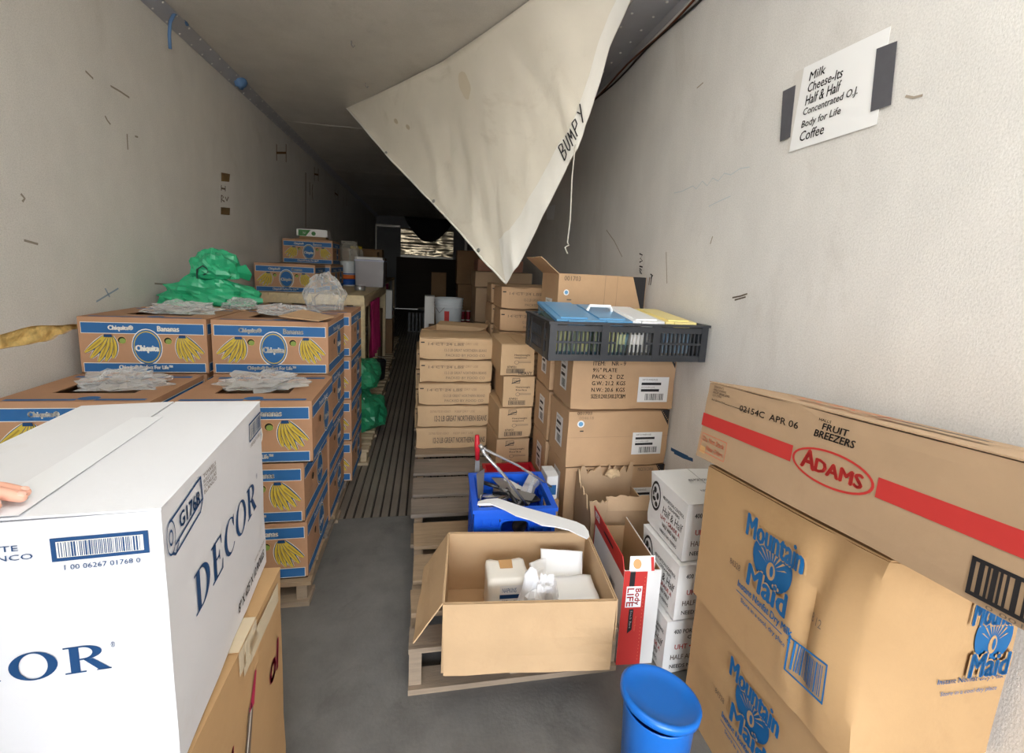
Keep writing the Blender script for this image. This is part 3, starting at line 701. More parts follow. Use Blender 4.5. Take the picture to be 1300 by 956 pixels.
pallet('pallet', 'wooden pallet beyond the pine table along the aisle', -1.47, -.44, 5.5, 6.75, .11, spans(5.5, 6.75, 9, .05), WOODD, seed=5)
pallet('pallet', 'farthest wooden pallet on the left of the ribbed aisle', -1.47, -.46, 6.8, 8.1, .11, spans(6.8, 8.1, 9, .05), WOODD, seed=6)

# liner bags bunched out of the lid openings, green bags
def bag(label, loc, rx, ry, rz, seed, m=BAG, name='poly_bag', amp=.5, cat='bag', group=None, freq=2.6):
    return tag(crumple(0, 0, 0, rx, ry, rz, seed, amp, 32, 16, m, True, freq).build(name, None, False, loc=loc), label, cat, group)
t3, t4 = lev(2) + BH, lev(3) + BH
bag('clear liner bag bunched out of the front carton against the left wall', (-1.17, 2.0, t3 + .001), .115, .07, .036, 1, amp=.75)
bag('clear liner bag bunched out of the front carton beside the aisle, behind the white carton', (-.66, 1.99, t3 + .001), .12, .075, .034, 2, amp=.75)
bag('crumpled clear bag on the top middle carton against the left wall', (-1.14, 2.42, t4 + .001), .11, .06, .03, 5, amp=.75)
bag('flat clear bag spread over the top middle carton beside the aisle', (-.70, 2.48, t4 + .001), .10, .055, .03, 4, amp=.8)
bag('puffed clear bag standing on the top rear carton beside the aisle', (-.58, 2.79, t4 + .001), .10, .09, .13, 7, amp=.3)
bag('small clear bag beside the green bags on the rear carton at the left wall', (-.99, 2.69, t4 + .001), .07, .05, .035, 9)
mb = MB(); mb.slab([(-.10, -.06, 0.006), (.11, -.09, .012), (.12, .03, .02), (-.06, .07, .03)], .005, KRAFT); tag(mb.build('cardboard_flap', None, loc=(-.555, 2.275, t4 + .006), rot=(0, .06, -.3)), 'loose torn cardboard flap on the top middle carton beside the aisle', 'cardboard')
gb = thing('green_bag', 'lower green plastic bag lying on the rear banana carton at the left wall', 'bag', (-1.20, 2.86, t4 + .001), 0, 'green plastic bags')
crumple(0, 0, 0, .22, .13, .10, 12, .35, 36, 18, GREENB).build('bag_body', gb)
mb = MB(); mb.tube([(.10, -.05, .07), (.16, -.06, .06), (.20, -.03, .035), (.17, -.07, .03)], .006, INK, 6); mb.build('tie', gb)
gb2 = thing('green_bag', 'upper knotted green plastic bag on top of the flat green bag', 'bag', (-1.17, 2.85, t4 + .15), 0, 'green plastic bags')
crumple(0, 0, 0, .11, .09, .105, 21, .35, 36, 18, GREENB).build('bag_body', gb2)
mb = MB(); mb.add([(.05, -.02, .05), (.17, -.03, .085), (.19, 0, .03), (.16, .04, -.01), (.06, .04, .02)], [(0, 1, 2), (0, 2, 3), (0, 3, 4)], GREENB); mb.build('bag_tail', gb2)
mb = MB(); mb.tube([(-.06, -.08, .0), (-.05, -.095, .05), (-.02, -.10, .07), (.02, -.10, .04), (-.02, -.098, .02), (.03, -.095, .06)], .004, INK, 5); mb.build('tie', gb2)
for nm, lab, loc, rx, ry, rz, sd in (('green_sack', 'lower green sack lying on the pallet beside the aisle', (-.48, 3.60, .112), .15, .22, .18, 31), ('green_sack', 'upper green sack drooping over the sack below it', (-.50, 3.66, .41), .14, .20, .14, 33)):
    s_ = thing(nm, lab, 'sack', loc, 0, 'green sacks on the pallet'); crumple(0, 0, 0, rx, ry, rz, sd, .3, 36, 18, GREENB2, True, 1.8).build('sack_body', s_)
    mb = MB(); mb.tube([(.0, -.12, rz * 1.2), (.02, -.13, rz * 1.3), (.05, -.10, rz * 1.25)], .014, PAPERG, 6); mb.build('sack_tie', s_)

# ------------------------------------------------------------------ white paper-towel carton and the carton below it
def serif_word(F, word, u0, u1, v0, v1, m):
    wd = {'D': .92, 'E': .78, 'C': .86, 'O': .98, 'R': .95}; tot = sum(wd[c] for c in word) + .13 * (len(word) - 1); x = 0.0
    def P(a, pts): F.poly([(u0 + (u1 - u0) * (x + px) / tot, v0 + (v1 - v0) * py) for px, py in pts], m)
    def ring(co, ro, ci, ri, t0, t1, n=20):
        for i in range(n):
            a, b = t0 + (t1 - t0) * i / n, t0 + (t1 - t0) * (i + 1) / n
            o = lambda t: (co[0] + ro[0] * math.cos(t), co[1] + ro[1] * math.sin(t)); q = lambda t: (ci[0] + ri[0] * math.cos(t), ci[1] + ri[1] * math.sin(t))
            P(0, [q(a), o(a), o(b), q(b)])
    def R(a, b, c, d): P(0, [(a, c), (b, c), (b, d), (a, d)])
    for c in word:
        if c in 'DER': R(.12, .32, .05, .95); R(0, .44, 0, .05); R(0, .44, .95, 1)
        if c == 'D': ring((.38, .5), (.54, .5), (.36, .5), (.34, .45), -PI / 2, PI / 2)
        if c == 'E':
            R(.32, .74, 0, .055); R(.32, .70, .945, 1); R(.32, .56, .48, .535); P(0, [(.66, 0), (.76, 0), (.78, .28), (.74, .28)]); P(0, [(.70, .74), (.73, .74), (.72, 1), (.62, 1)]); P(0, [(.54, .38), (.57, .38), (.57, .64), (.54, .64), (.50, .51)])
        if c in 'CO':
            if c == 'O': ring((.49, .5), (.49, .52), (.49, .5), (.29, .47), 0, 2 * PI, 32)
            else: ring((.49, .5), (.47, .52), (.54, .5), (.32, .47), .75, 2 * PI - .75, 26); P(0, [(.80, .64), (.83, .64), (.83, 1.0), (.80, .98), (.70, .86)])
        if c == 'R': ring((.40, .735), (.40, .265), (.38, .735), (.22, .215), -PI / 2, PI / 2, 14); P(0, [(.40, .48), (.60, .48), (.97, 0), (.72, 0)]); R(.66, .97, 0, .04); R(.3, .45, .47, .52)
        x += wd[c] + .13
W, D, Hh = .345, .487, .42
DA = math.radians(4.5)
dz0 = .629
root = thing('paper_towel_carton', 'large white carton with navy lettering on the left, nearest the camera', 'carton', (-.34 - W / 2 * math.cos(DA) - D / 2 * math.sin(DA), .632 + D / 2 * math.cos(DA) - W / 2 * math.sin(DA), dz0 + .001), DA)
hb = Hh - .009
dent_box(W, D, hb, WHITEB, .003, 4).build('body', root)
top_flaps(root, W, D, hb, WHITEB, 'y', .004, .004)
mb = MB(); mb.box(-.030, .022, -D / 2, D / 2 * .55, hb + .0078, hb + .0083, mat('white_tape', (226, 227, 230), .35)); mb.build('tape', root)
mb = MB(); F = right(mb, W, D, Hh)
serif_word(F, 'DECOR', .165, .86, .44, .605, NAVY); F.text('®', .875, .895, .59, .62, NAVY)
mb.build('lettering', root)
mb = MB(); F = right(mb, W, D, Hh)
F.rect(.80, .992, .832, .932, NAVY); F.up(); F.rect(.808, .984, .842, .922, PWHITE); F.up(); F.barcode(.815, .978, .846, .918, NAVY, 26, 3); F.text('1 00 06267 01768 0', .81, .97, .80, .82, PGREY)
mb.build('barcode', root)
mb = MB(); F = right(mb, W, D, Hh)
tu, tv = (lambda u: .012 + (u - .055) * .62), (lambda v: .778 + (v - .535) * .46)   # outline of a paper roll
c1, r1u, r1v = (.10, .70), .045, .135
for i in range(28):
    a, b = 2 * PI * i / 28, 2 * PI * (i + 1) / 28
    for q0, q1 in ((1, .88), (.46, .32)):
        F.poly([(tu(c1[0] + r1u * q * math.cos(t)), tv(c1[1] + r1v * q * math.sin(t))) for q, t in ((q1, a), (q0, a), (q0, b), (q1, b))], NAVY)
for pts in ([(.10, .815), (.46, .885), (.46, .905), (.10, .835)], [(.452, .90), (.466, .90), (.476, .70), (.462, .70)], [(.14, .60), (.465, .69), (.465, .71), (.14, .62)], [(.10, .565), (.13, .53), (.138, .545), (.106, .582)],
            [(.13, .530), (.43, .60), (.43, .618), (.13, .548)], [(.422, .60), (.468, .70), (.480, .695), (.434, .598)], [(.17, .61), (.13, .535), (.14, .535), (.182, .61)]):
    F.poly([(tu(u), tv(v)) for u, v in pts], NAVY)
F.text('G1768', .098, .245, .845, .90, NAVY, .02)
mb.build('roll_emblem', root)
mb = MB(); F = right(mb, W, D, Hh)
for i, t in enumerate(('TOWELS', 'ROLLS WHITE', 'TOALLAS', 'BLANCO')): F.text(t, .285, .40, .925 - i * .022, .941 - i * .022, PGREY)
mb.build('small_print', root)
mb = MB(); F = right(mb, W, D, Hh)
F.text('8" X 425\' X 12 ROLLS', .56, .95, .075, .125, PBLACK, .015); F.text('GREEN BAY, WISCONSIN 54307', .80, .97, .15, .17, PGREY)
mb.build('side_print', root)
mb = MB(); F = front(mb, W, D, Hh)
F.rect(.645, .952, .838, .915, NAVY); F.up(); F.rect(.662, .935, .850, .903, PWHITE); F.up(); F.barcode(.668, .93, .852, .901, NAVY, 36, 5); F.text('1 00 06267 01768 0', .68, .92, .808, .825, NAVY)
mb.build('barcode', root); mb = MB(); F = front(mb, W, D, Hh)
F.text('BLANCO', .40, .59, .855, .873, NAVY); F.text('WHITE', .40, .55, .885, .903, NAVY)
mb.build('small_print', root); mb = MB(); F = front(mb, W, D, Hh)
serif_word(F, 'DECOR', .02, .79, .445, .54, NAVY); F.text('®', .797, .812, .52, .54, NAVY)
mb.build('lettering', root)
W2, D2 = .46, .50
root = thing('tall_tan_carton', 'tall tan carton with clear tape and magenta writing under the white carton', 'carton', (-.342 - W2 / 2, .602 + D2 / 2, 0), 0)
hb = .629 - .009
dent_box(W2, D2, hb, KRAFT3, .006, 9).build('body', root); top_flaps(root, W2, D2, hb, KRAFT3, 'y', .003, .004)
mb = MB()
for k, (y0, y1) in enumerate([(-.01, .05), (.02, .08)]):
    mb.box(W2 / 2 + .0012, W2 / 2 + .0018 + k * .0005, y0, y1, hb - .045, hb + .004, CLEART); mb.box(-.05, W2 / 2 + .0015, y0, y1, hb + .008, hb + .0086 + k * .0004, CLEART)
    mb.box(W2 / 2 + .0012, W2 / 2 + .0018 + k * .0005, y0 + .02, .22, hb - .065, hb - .018, CLEART)
mb.build('tape', root)
mb = MB(); F = right(mb, W2, D2, .62)
F.text('04', .20, .40, .655, .75, PMAG, .012, .2); F.text('20', .08, .19, .64, .72, PMAG, .012, .2); F.text('ol', .80, .93, .62, .74, PMAG, .02, .2)
F.poly([(.47, .56), (.53, .55), (.60, .73), (.55, .75)], PGREY); F.up(); F.poly([(.55, .73), (.605, .72), (.645, .82), (.63, .83)], PMAG); F.poly([(.485, .57), (.50, .57), (.585, .74), (.575, .745)], PWHITE)
mb.build('side_print', root)

# ------------------------------------------------------------------ hand holding the white carton
def skin_limb(name, chains, m, parent=None, loc=(0, 0, 0), sub=2):
    """chains: lists of (point, radius); first point of the first chain is the root; later chains start at an index of the first"""
    me = bpy.data.meshes.new(name); vs = []; es = []; rs = []
    for start, ch in chains:
        prev = start
        for p, r in ch:
            vs.append(p); rs.append(r); i = len(vs) - 1
            if prev is not None: es.append((prev, i))
            prev = i
    me.from_pydata(vs, es, []); o = bpy.data.objects.new(name, me); COL.objects.link(o)
    mod = o.modifiers.new('skin', 'SKIN'); mod.use_smooth_shade = True
    sk = me.skin_vertices[0].data
    for i, r in enumerate(rs): sk[i].radius = (r, r)
    sk[0].use_root = True
    sb = o.modifiers.new('sub', 'SUBSURF'); sb.levels = sub; sb.render_levels = sub
    dg = bpy.context.evaluated_depsgraph_get(); nm = bpy.data.meshes.new_from_object(o.evaluated_get(dg))
    o.modifiers.clear(); o.data = nm; nm.materials.clear(); nm.materials.append(m); nm.polygons.foreach_set('use_smooth', [True] * len(nm.polygons))
    o.location = loc
    if parent: o.parent = parent
    return o
tip = atz(29, 624, 1.064); tip.z = 1.050
person = thing('person', 'person left of the white carton in grey jacket, only fingertips in view on its edge', 'person', (-.93, .02, 0))
pv_ = lambda x, y, z: Vector((x + .13, y, z)) - Vector((-.93, .02, 0))
hv = lambda x, y, z: tip + Vector((x, y, z)) - Vector((-.93, .02, 0))
body = [(None, [(pv_(-.83, .02, .93), .115), (pv_(-.83, .02, 1.08), .105), (pv_(-.82, .03, 1.25), .12), (pv_(-.82, .04, 1.40), .115), (pv_(-.82, .05, 1.49), .056), (pv_(-.81, .07, 1.57), .066), (pv_(-.81, .08, 1.66), .088), (pv_(-.81, .08, 1.73), .062)]),
        (0, [(pv_(-.93, .02, .86), .085), (pv_(-.96, .05, .48), .058), (pv_(-.97, .02, .13), .042), (pv_(-.97, .03, .05), .038), (pv_(-.97, .17, .032), .030)]),
        (0, [(pv_(-.73, .02, .86), .085), (pv_(-.71, .06, .48), .058), (pv_(-.70, .03, .13), .042), (pv_(-.70, .04, .05), .038), (pv_(-.70, .18, .032), .030)]),
        (3, [(pv_(-1.02, .03, 1.39), .062), (pv_(-1.08, -.02, 1.12), .045), (pv_(-1.05, .12, .90), .034), (pv_(-1.04, .17, .83), .026), (pv_(-1.04, .20, .76), .016)]),
        (3, [(pv_(-.64, .08, 1.39), .062), (pv_(-.70, .26, 1.17), .044), (hv(-.19, -.12, -.01), .031), (hv(-.15, -.075, .004), .024), (hv(-.105, -.035, .012), .028), (hv(-.085, -.022, .014), .024)])]
K = 8 + 5 + 5 + 5 + 5
body += [(K, [(hv(-.060, .004, .018), .0095), (hv(-.030, .006, .018), .0085), (hv(-.004, .006, .010), .0070), (hv(.004, .006, .008), .0050)]),
         (K, [(hv(-.060, -.012, .020), .0098), (hv(-.024, -.010, .020), .0088), (hv(.002, -.009, .011), .0072), (hv(.011, -.009, .008), .0050)]),
         (K, [(hv(-.064, -.030, .016), .0095), (hv(-.034, -.030, .016), .0085), (hv(-.010, -.029, .010), .0070), (hv(-.002, -.029, .008), .0050)]),
         (K, [(hv(-.070, -.046, .010), .0085), (hv(-.050, -.050, .010), .0075), (hv(-.030, -.050, .008), .0060), (hv(-.024, -.050, .007), .0045)]),
         (K - 1, [(hv(-.110, -.066, -.006), .0120), (hv(-.082, -.078, -.016), .0105), (hv(-.058, -.080, -.026), .0085), (hv(-.048, -.079, -.030), .0060)])]
skin_limb('body', body, SKIN, person)
mb = MB()
for x, y in ((.0055, -.009), (-.0015, .006), (-.0065, -.029)):
    mb.lathe([(.0001, .0012), (.0042, .0006), (.0046, -.0008)], NAIL, 10, Matrix.Translation(hv(x, y, .0155)) @ Matrix.Rotation(.45, 4, 'Y'))
mb.build('finger_nails', person)
skin_limb('jacket', [(None, [(pv_(-.83, .02, .76), .185), (pv_(-.83, .02, 1.08), .140), (pv_(-.82, .03, 1.25), .150), (pv_(-.82, .04, 1.40), .150), (pv_(-.82, .05, 1.53), .085)]),
    (3, [(pv_(-1.02, .03, 1.40), .098), (pv_(-1.08, -.02, 1.12), .064), (pv_(-1.05, .12, .91), .050)]), (3, [(pv_(-.64, .08, 1.40), .098), (pv_(-.70, .26, 1.17), .062), (hv(-.215, -.13, -.004), .048)])], SLEEVE, person)
skin_limb('trousers', [(None, [(pv_(-.83, .02, .98), .130), (pv_(-.92, .02, .84), .125), (pv_(-.96, .05, .48), .078), (pv_(-.97, .02, .03), .064)]), (0, [(pv_(-.74, .02, .84), .125), (pv_(-.71, .06, .48), .078), (pv_(-.70, .03, .03), .064)])], JEANS, person)
for x in (-.97, -.70): skin_limb('shoe', [(None, [(pv_(x, .02, .055), .052), (pv_(x, .10, .048), .046), (pv_(x, .20, .040), .036)])], BLACKP, person)
mb = MB(); c = pv_(-.81, .06, 1.68); vs = []
mb.lathe([(.108, -.02), (.110, .03), (.092, .078), (.055, .105), (0, .115)], HAIR, 20, Matrix.Translation(c) @ Matrix.Rotation(math.radians(-22), 4, 'X').inverted()); mb.build('hair', person, True)
for sx in (-1, 1):
    mb = MB(); mb.lathe([(0, -.011), (.009, -.006), (.012, 0), (.009, .006), (0, .011)], WHITEP, 10, Matrix.Translation(c + Vector((sx * .032, .098, -.028)))); mb.lathe([(0, -.005), (.005, 0), (0, .005)], INK, 8, Matrix.Translation(c + Vector((sx * .032, .110, -.028)))); mb.build('eye', person, True)
    mb = MB(); mb.lathe([(0, -.03), (.014, -.012), (.016, .012), (0, .03)], SKIN, 10, Matrix.Translation(c + Vector((sx * .098, .02, -.03)))); mb.build('ear', person, True)
mb = MB(); mb.tube([c + Vector((0, .10, -.02)), c + Vector((0, .122, -.055)), c + Vector((0, .108, -.064))], [.008, .014, .010], SKIN, 8); mb.build('nose', person, True)
mb = MB(); mb.tube([c + Vector((-.024, .098, -.088)), c + Vector((0, .106, -.09)), c + Vector((.024, .098, -.088))], [.003, .006, .003], LIPS, 6); mb.build('mouth', person, True)
# ------------------------------------------------------------------ pine table behind the banana cartons
TZ = 1.075
tb = thing('pine_table', 'long pine plank table behind the banana cartons along the left wall', 'table', (-1.01, 5.3, .11))
tx0, tx1, ty0, ty1 = -.47, .47, -1.1, 1.1; tz = TZ - .11
for i in range(6):
    w = (tx1 - tx0) / 6; mb = MB(); mb.box(tx0 + i * w + .002, tx0 + (i + 1) * w - .002, ty0, ty1, tz - .022, tz - rnd.uniform(0, .002), WOODP); mb.build('plank', tb)
for x0, x1 in ((tx0, -.25), (-.248, tx1)):
    mb = MB(); mb.box(x0, x1, ty0 - .002, ty0 + .036, tz - .085, tz - .0225, WOODP); mb.build('apron', tb)
mb = MB(); mb.box(tx1 - .038, tx1, ty0 + .037, ty1, tz - .11, tz - .0225, WOODP); mb.build('apron', tb)
for x, y in ((tx1 - .10, ty0 + .04), (tx1 - .27, ty0 + .16), (tx0 + .05, ty0 + .04), (tx0 + .22, ty0 + .14), (tx1 - .10, 0), (tx1 - .10, ty1 - .1), (tx0 + .05, ty1 - .1)):
    mb = MB(); mb.box(x, x + .085, y, y + .05, 0.002, tz - .023, WOODP); mb.build('leg', tb)
    if x > tx1 - .2:
        mb = MB(); mb.box(x + .087, x + .098, y, y + .085, .002, tz - .113, WOODP); mb.build('leg_brace', tb)
mb = MB(); mb.box(tx0, tx1 - .12, -.6, ty1, .18, .20, WOODD); mb.build('lower_shelf', tb)
z = TZ + .001
banana(-1.205, 4.27, z, 'brown banana carton at the near end of the pine table')
banana(-1.16, 4.70, z, 'second brown banana carton on the pine table, behind the near one', .01)
banana(-1.19, 5.13, z, 'third brown banana carton on the pine table, under the stacked one', -.01)
banana(-1.225, 5.14, z + BH + .003, 'brown banana carton stacked highest on the pine table', .005)
w, d, h = .30, .24, .075
wt = thing('fruit_tray', 'flat white fruit tray with green print on the highest banana carton', 'tray', (-1.19, 5.28, z + 2 * (BH + .003)), .05)
mb = MB(); mb.box(-w / 2 - .02, w / 2 + .02, -d / 2 - .02, d / 2 + .02, 0, .006, KDARK); mb.build('base_flap', wt)
mb = dent_box(w, d, h, CREAMB, .003, 3); o = mb.build('body', wt); o.location = (0, 0, .03)
mb = MB(); mb.box(-w / 2 + .02, w / 2 - .02, -d / 2 + .02, d / 2 - .02, .006, .030, KDARK); mb.build('inner_support', wt)
mb = MB(); F = Face(mb, (-w / 2, -d / 2, .03), (1, 0, 0), (0, 0, 1), w, h); F.poly([(.06, .05), (.30, .05), (.46, .88), (.06, .88)], GREENP); F.oval(.55, .42, .07, .28, GREENP); F.text('FRUIT', .2, .3, .3, .6, PWHITE); mb.build('front_print', wt)
# things standing behind the cartons on the table
def can_(name, label, cat, loc, r, h, bands, lidm=None, n=24):
    t = thing(name, label, cat, loc); mb = MB(); z0 = 0
    mb.lathe([(r * .97, 0), (r, .006), (r, h - .006), (r * .97, h)], bands[0][1], n); mb.build('body', t, True)
    for (a, b), m in bands[1:]:
        mb = MB(); mb.lathe([(r + .001, a * h), (r + .001, b * h)], m, n); mb.build('label_band', t, True)
    if lidm: mb = MB(); mb.lathe([(r * 1.02, h), (r * 1.03, h + .012), (r * .9, h + .016), (0, h + .016)], lidm, n); mb.build('lid', t, True)
    return t
def jar(label, loc, r, h, lidm, content=None):
    t = thing('jar', label, 'jar', loc); mb = MB()
    mb.lathe([(0, 0), (r * .9, 0), (r, r * .12), (r, h * .78), (r * .86, h * .92), (r * .8, h)], JARM, 20); mb.build('glass', t, True)
    mb = MB(); mb.lathe([(r * .84, h - .005), (r * .86, h + .03), (0, h + .032)], lidm, 20); mb.build('lid', t, True)
    if content: mb = MB(); mb.lathe([(0, .006), (r * .86, .006), (r * .93, r * .14), (r * .93, h * .5), (0, h * .52)], content, 16); mb.build('contents', t, True)
    return t
OR = mat('label_orange', (226, 110, 40), 0.5); BLU = mat('label_blue', (30, 84, 166), 0.5)
p = aty(441, 363, 5.72); can_('canister', 'white canister with orange and blue label bands on the pine table', 'canister', (p.x, 5.75, z), .085, .275, [(None, PAILW), ((.05, .30), BLU), ((.30, .48), OR), ((.50, .54), BLU)], PAILW)
can_('canister', 'plain pale canister between the orange canister and the grey tote', 'canister', (p.x + .06, 6.02, z), .075, .26, [(None, PAPERG)], WHITEP)
jar('large clear jar on the first canister lid, nearest the stacked banana carton', (p.x + .02, 5.76, z + .292), .11, .20, JARM)
jar('clear jar with a yellow label on the pale canister', (p.x + .06, 6.02, z + .277), .085, .17, mat('lid_yellow', (206, 178, 44), 0.4), KDARK)
p = aty(457, 363, 4.95); tn = thing('tin', 'small round metal tin near the front of the pine table', 'tin', (p.x, 4.95, z)); mb = MB(); mb.lathe([(.052, 0), (.054, .004), (.054, .045), (.05, .047), (.05, .01), (0, .01)], STEELD, 20); mb.build('body', tn, True); mb = MB(); mb.lathe([(.05, .047), (.056, .05), (.05, .052)], STEEL, 20); mb.build('rim', tn, True)
tt = thing('storage_tote', 'smoky translucent storage tote with pale lid at the far end of the pine table', 'tote', (-.67, 5.83, z))
mb = MB(); q = [(-.155, -.16), (.155, -.16), (.155, .16), (-.155, .16)]; q2 = [(a * 1.05, b * 1.05) for a, b in q]
mb.add([(a, b, 0) for a, b in q] + [(a, b, .30) for a, b in q2], [(0, 1, 5, 4), (1, 2, 6, 5), (2, 3, 7, 6), (3, 0, 4, 7), (3, 2, 1, 0)], TOTE); mb.build('tub', tt)
mb = MB(); mb.box(-.14, .06, -.14, .14, .006, .15, KDARK); mb.build('contents', tt)
mb = MB(); mb.box(-.17, .17, -.175, .175, .30, .318, mat('tote_lid', (176, 176, 196), 0.4)); mb.build('lid', tt)
def plain_carton(name, label, x0, x1, y0, y1, z0, z1, m=KRAFT4, seed=0, prints=None, rz=0, cat='carton', group=None, along='x'):
    w, d, h = x1 - x0, y1 - y0, z1 - z0; r = thing(name, label, cat, ((x0 + x1) / 2, (y0 + y1) / 2, z0), rz, group)
    dent_box(w, d, h - .008, m, .009 if group == 'bean cartons' else .004, seed, 9 if group == 'bean cartons' else 6).build('body', r); top_flaps(r, w, d, h - .008, m, along, .003, .004)
    for nm_, fn_ in (prints if isinstance(prints, list) else [('print', prints)] if prints else []):
        mb = MB(); fn_(mb, w, d, h); mb.build(nm_, r)
    return r
def lines_print(n=2, m=None, v=.62):
    def f(mb, w, d, h):
        F = front(mb, w, d, h)
        for i in range(n): F.text('KEEP DRY', .2, .7, v - i * .16, v - i * .16 + .08, m or PFAINT)
    return f
tl = z + .32
plain_carton('flat_carton', 'flat pale carton lying on the lid of the grey tote', -.84, -.52, 5.70, 5.98, z + .319, z + .355, CREAMB, 11)
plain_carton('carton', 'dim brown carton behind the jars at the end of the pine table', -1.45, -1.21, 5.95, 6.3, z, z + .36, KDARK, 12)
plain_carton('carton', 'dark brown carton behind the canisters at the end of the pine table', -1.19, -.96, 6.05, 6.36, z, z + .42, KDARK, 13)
jar('tall clear jar standing right of the smoky tote', (-.60, 6.1, z), .055, .17, STEELD, YELP)
can_('bottle', 'small white bottle with a yellow label at the table edge', 'bottle', (-.575, 5.72, z), .03, .11, [(None, WHITEP), ((.3, .7), mat('label_yellow', (226, 190, 40), 0.5))], BLACKP, 14)
plain_carton('box', 'small pale box at the aisle edge of the far table end', -.66, -.555, 6.18, 6.34, z, z + .15, PAPERG, 15)
# second shelving run further back
sh = thing('shelf_unit', 'dark wooden shelf unit beyond the pine table', 'shelf', (-1.03, 8.0, 0))
for zz in (.45, 1.05): mb = MB(); mb.box(-.45, .40, -1.45, 1.45, zz, zz + .03, WOODD); mb.build('shelf', sh)
for x in (-.44, .35):
    for y in (-1.44, 0, 1.40): mb = MB(); mb.box(x, x + .045, y, y + .045, .112 if y < .1 else .0, 1.05, WOODD); mb.build('post', sh)
rr = random.Random(11)
yy = 6.62; i = 0
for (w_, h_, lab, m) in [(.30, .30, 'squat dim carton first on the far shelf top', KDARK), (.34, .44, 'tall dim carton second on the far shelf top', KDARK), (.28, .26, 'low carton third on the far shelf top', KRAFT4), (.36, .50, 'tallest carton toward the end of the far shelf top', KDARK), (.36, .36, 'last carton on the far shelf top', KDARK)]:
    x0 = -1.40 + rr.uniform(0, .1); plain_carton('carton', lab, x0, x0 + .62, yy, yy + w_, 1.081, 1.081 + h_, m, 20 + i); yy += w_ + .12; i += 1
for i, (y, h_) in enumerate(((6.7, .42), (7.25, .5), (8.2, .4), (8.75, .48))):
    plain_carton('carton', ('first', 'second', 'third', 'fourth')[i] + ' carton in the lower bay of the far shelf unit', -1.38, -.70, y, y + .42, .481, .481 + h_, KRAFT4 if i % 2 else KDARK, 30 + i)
def cloth_sheet(name, label, x, y0, y1, z0, z1, m, seed):
    mb = MB(); NU, NV = 40, 8; vs = []
    for i in range(NU + 1):
        for j in range(NV + 1):
            q = i / NU; vs.append((.022 * math.sin(q * 26 + seed) * (1 - j / NV * .6) + .01 * noise.noise(Vector((q * 9, j * .4, seed))), (y1 - y0) * (q - .5), (z1 - z0) * j / NV))
    mb.add(vs, [(i * (NV + 1) + j, (i + 1) * (NV + 1) + j, (i + 1) * (NV + 1) + j + 1, i * (NV + 1) + j + 1) for i in range(NU) for j in range(NV)], m)
    o = mb.build(name, None, True, loc=(x, (y0 + y1) / 2, z0)); s = o.modifiers.new('t', 'SOLIDIFY'); s.thickness = .003; return tag(o, label, 'cloth')
cloth_sheet('magenta_cloth', 'magenta cloth hanging at the side of the pine table', -.512, 4.42, 5.15, .45, 1.0, MAGC, 1)
cloth_sheet('magenta_cloth', 'far magenta cloth hanging below the far shelf top', -.60, 6.7, 7.5, .78, 1.045, MAGC, 4)
for i, (y, z1, lab, m) in enumerate(((5.40, .95, 'narrow upright carton at the table side after the magenta cloth', KRAFT4), (5.75, .80, 'dim upright carton at the table side, second after the cloth', KDARK))):
    plain_carton('carton', lab, -.66, -.55, y, y + .3, .112, z1, m, 40 + i)
plain_carton('white_box', 'white box with red print standing by the far magenta cloth', -.58, -.47, 6.52, 6.78, .6, 1.0, CREAMB, 43, lambda mb, w, d, h: right(mb, w, d, h).rect(.3, .7, .1, .25, PRED))
plain_carton('carton', 'brown carton under the white box at the far shelf end', -.60, -.46, 6.48, 6.78, .112, .599, KDARK, 44)
pv = thing('bucket', 'dark bucket on the pallet beside the table leg', 'bucket', (-.52, 5.05, .112)); mb = MB(); mb.lathe([(.085, 0), (.10, .20), (.104, .205), (.098, .2), (.08, .01), (0, .01)], BLACKP, 18); mb.build('body', pv, True); mb = MB(); mb.tube([(-.1, 0, .2), (-.08, -.03, .24), (0, -.05, .26), (.08, -.03, .24), (.1, 0, .2)], .004, STEELD, 6); mb.build('handle', pv)
fan = thing('bucket', 'small pale pail beside the front leg of the pine table', 'bucket', (-.55, 4.08, .112)); mb = MB(); mb.lathe([(.07, 0), (.085, .24), (.09, .245), (.082, .24), (.065, .01), (0, .01)], PAPERG, 18); mb.build('body', fan, True)
mb = MB(); mb.tube([(-.085, 0, .23), (-.06, -.04, .2), (0, -.09, .17), (.06, -.04, .2), (.085, 0, .23)], .004, STEELD, 6); mb.build('handle', fan)
# dark crate with a metal tray on the floor at the end of the aisle
dc = thing('slatted_crate', 'dark slatted crate on the floor at the end of the aisle', 'crate', (-.05, 9.6, 0)); w_ = .62
mb = MB(); mb.box(-w_ / 2, w_ / 2, -.2, .2, 0, .02, BLACKP); mb.build('base', dc)
for i in range(9):
    x = -w_ / 2 + .03 + i * (w_ - .06) / 8; mb = MB(); mb.box(x - .02, x + .02, -.2, -.185, .02, .38, BLACKP); mb.build('slat', dc)
for x in (-w_ / 2, w_ / 2 - .02): mb = MB(); mb.box(x, x + .02, -.184, .2, .02, .38, BLACKP); mb.build('side', dc)
mb = MB(); mb.box(-w_ / 2, w_ / 2, -.2, .2, .381, .40, DARKW); mb.build('top_board', dc)
tr = thing('metal_tray', 'shiny metal tray on the dark crate at the end of the aisle', 'tray', (.02, 9.6, .401)); mb = MB(); mb.lathe([(.0, .0), (.14, 0), (.19, .06), (.2, .062), (.145, .006), (0, .006)], STEEL, 20); mb.build('body', tr, True)
mb = MB(); mb.lathe([(.19, .061), (.207, .066), (.20, .056)], STEEL, 20); mb.build('rim', tr, True)
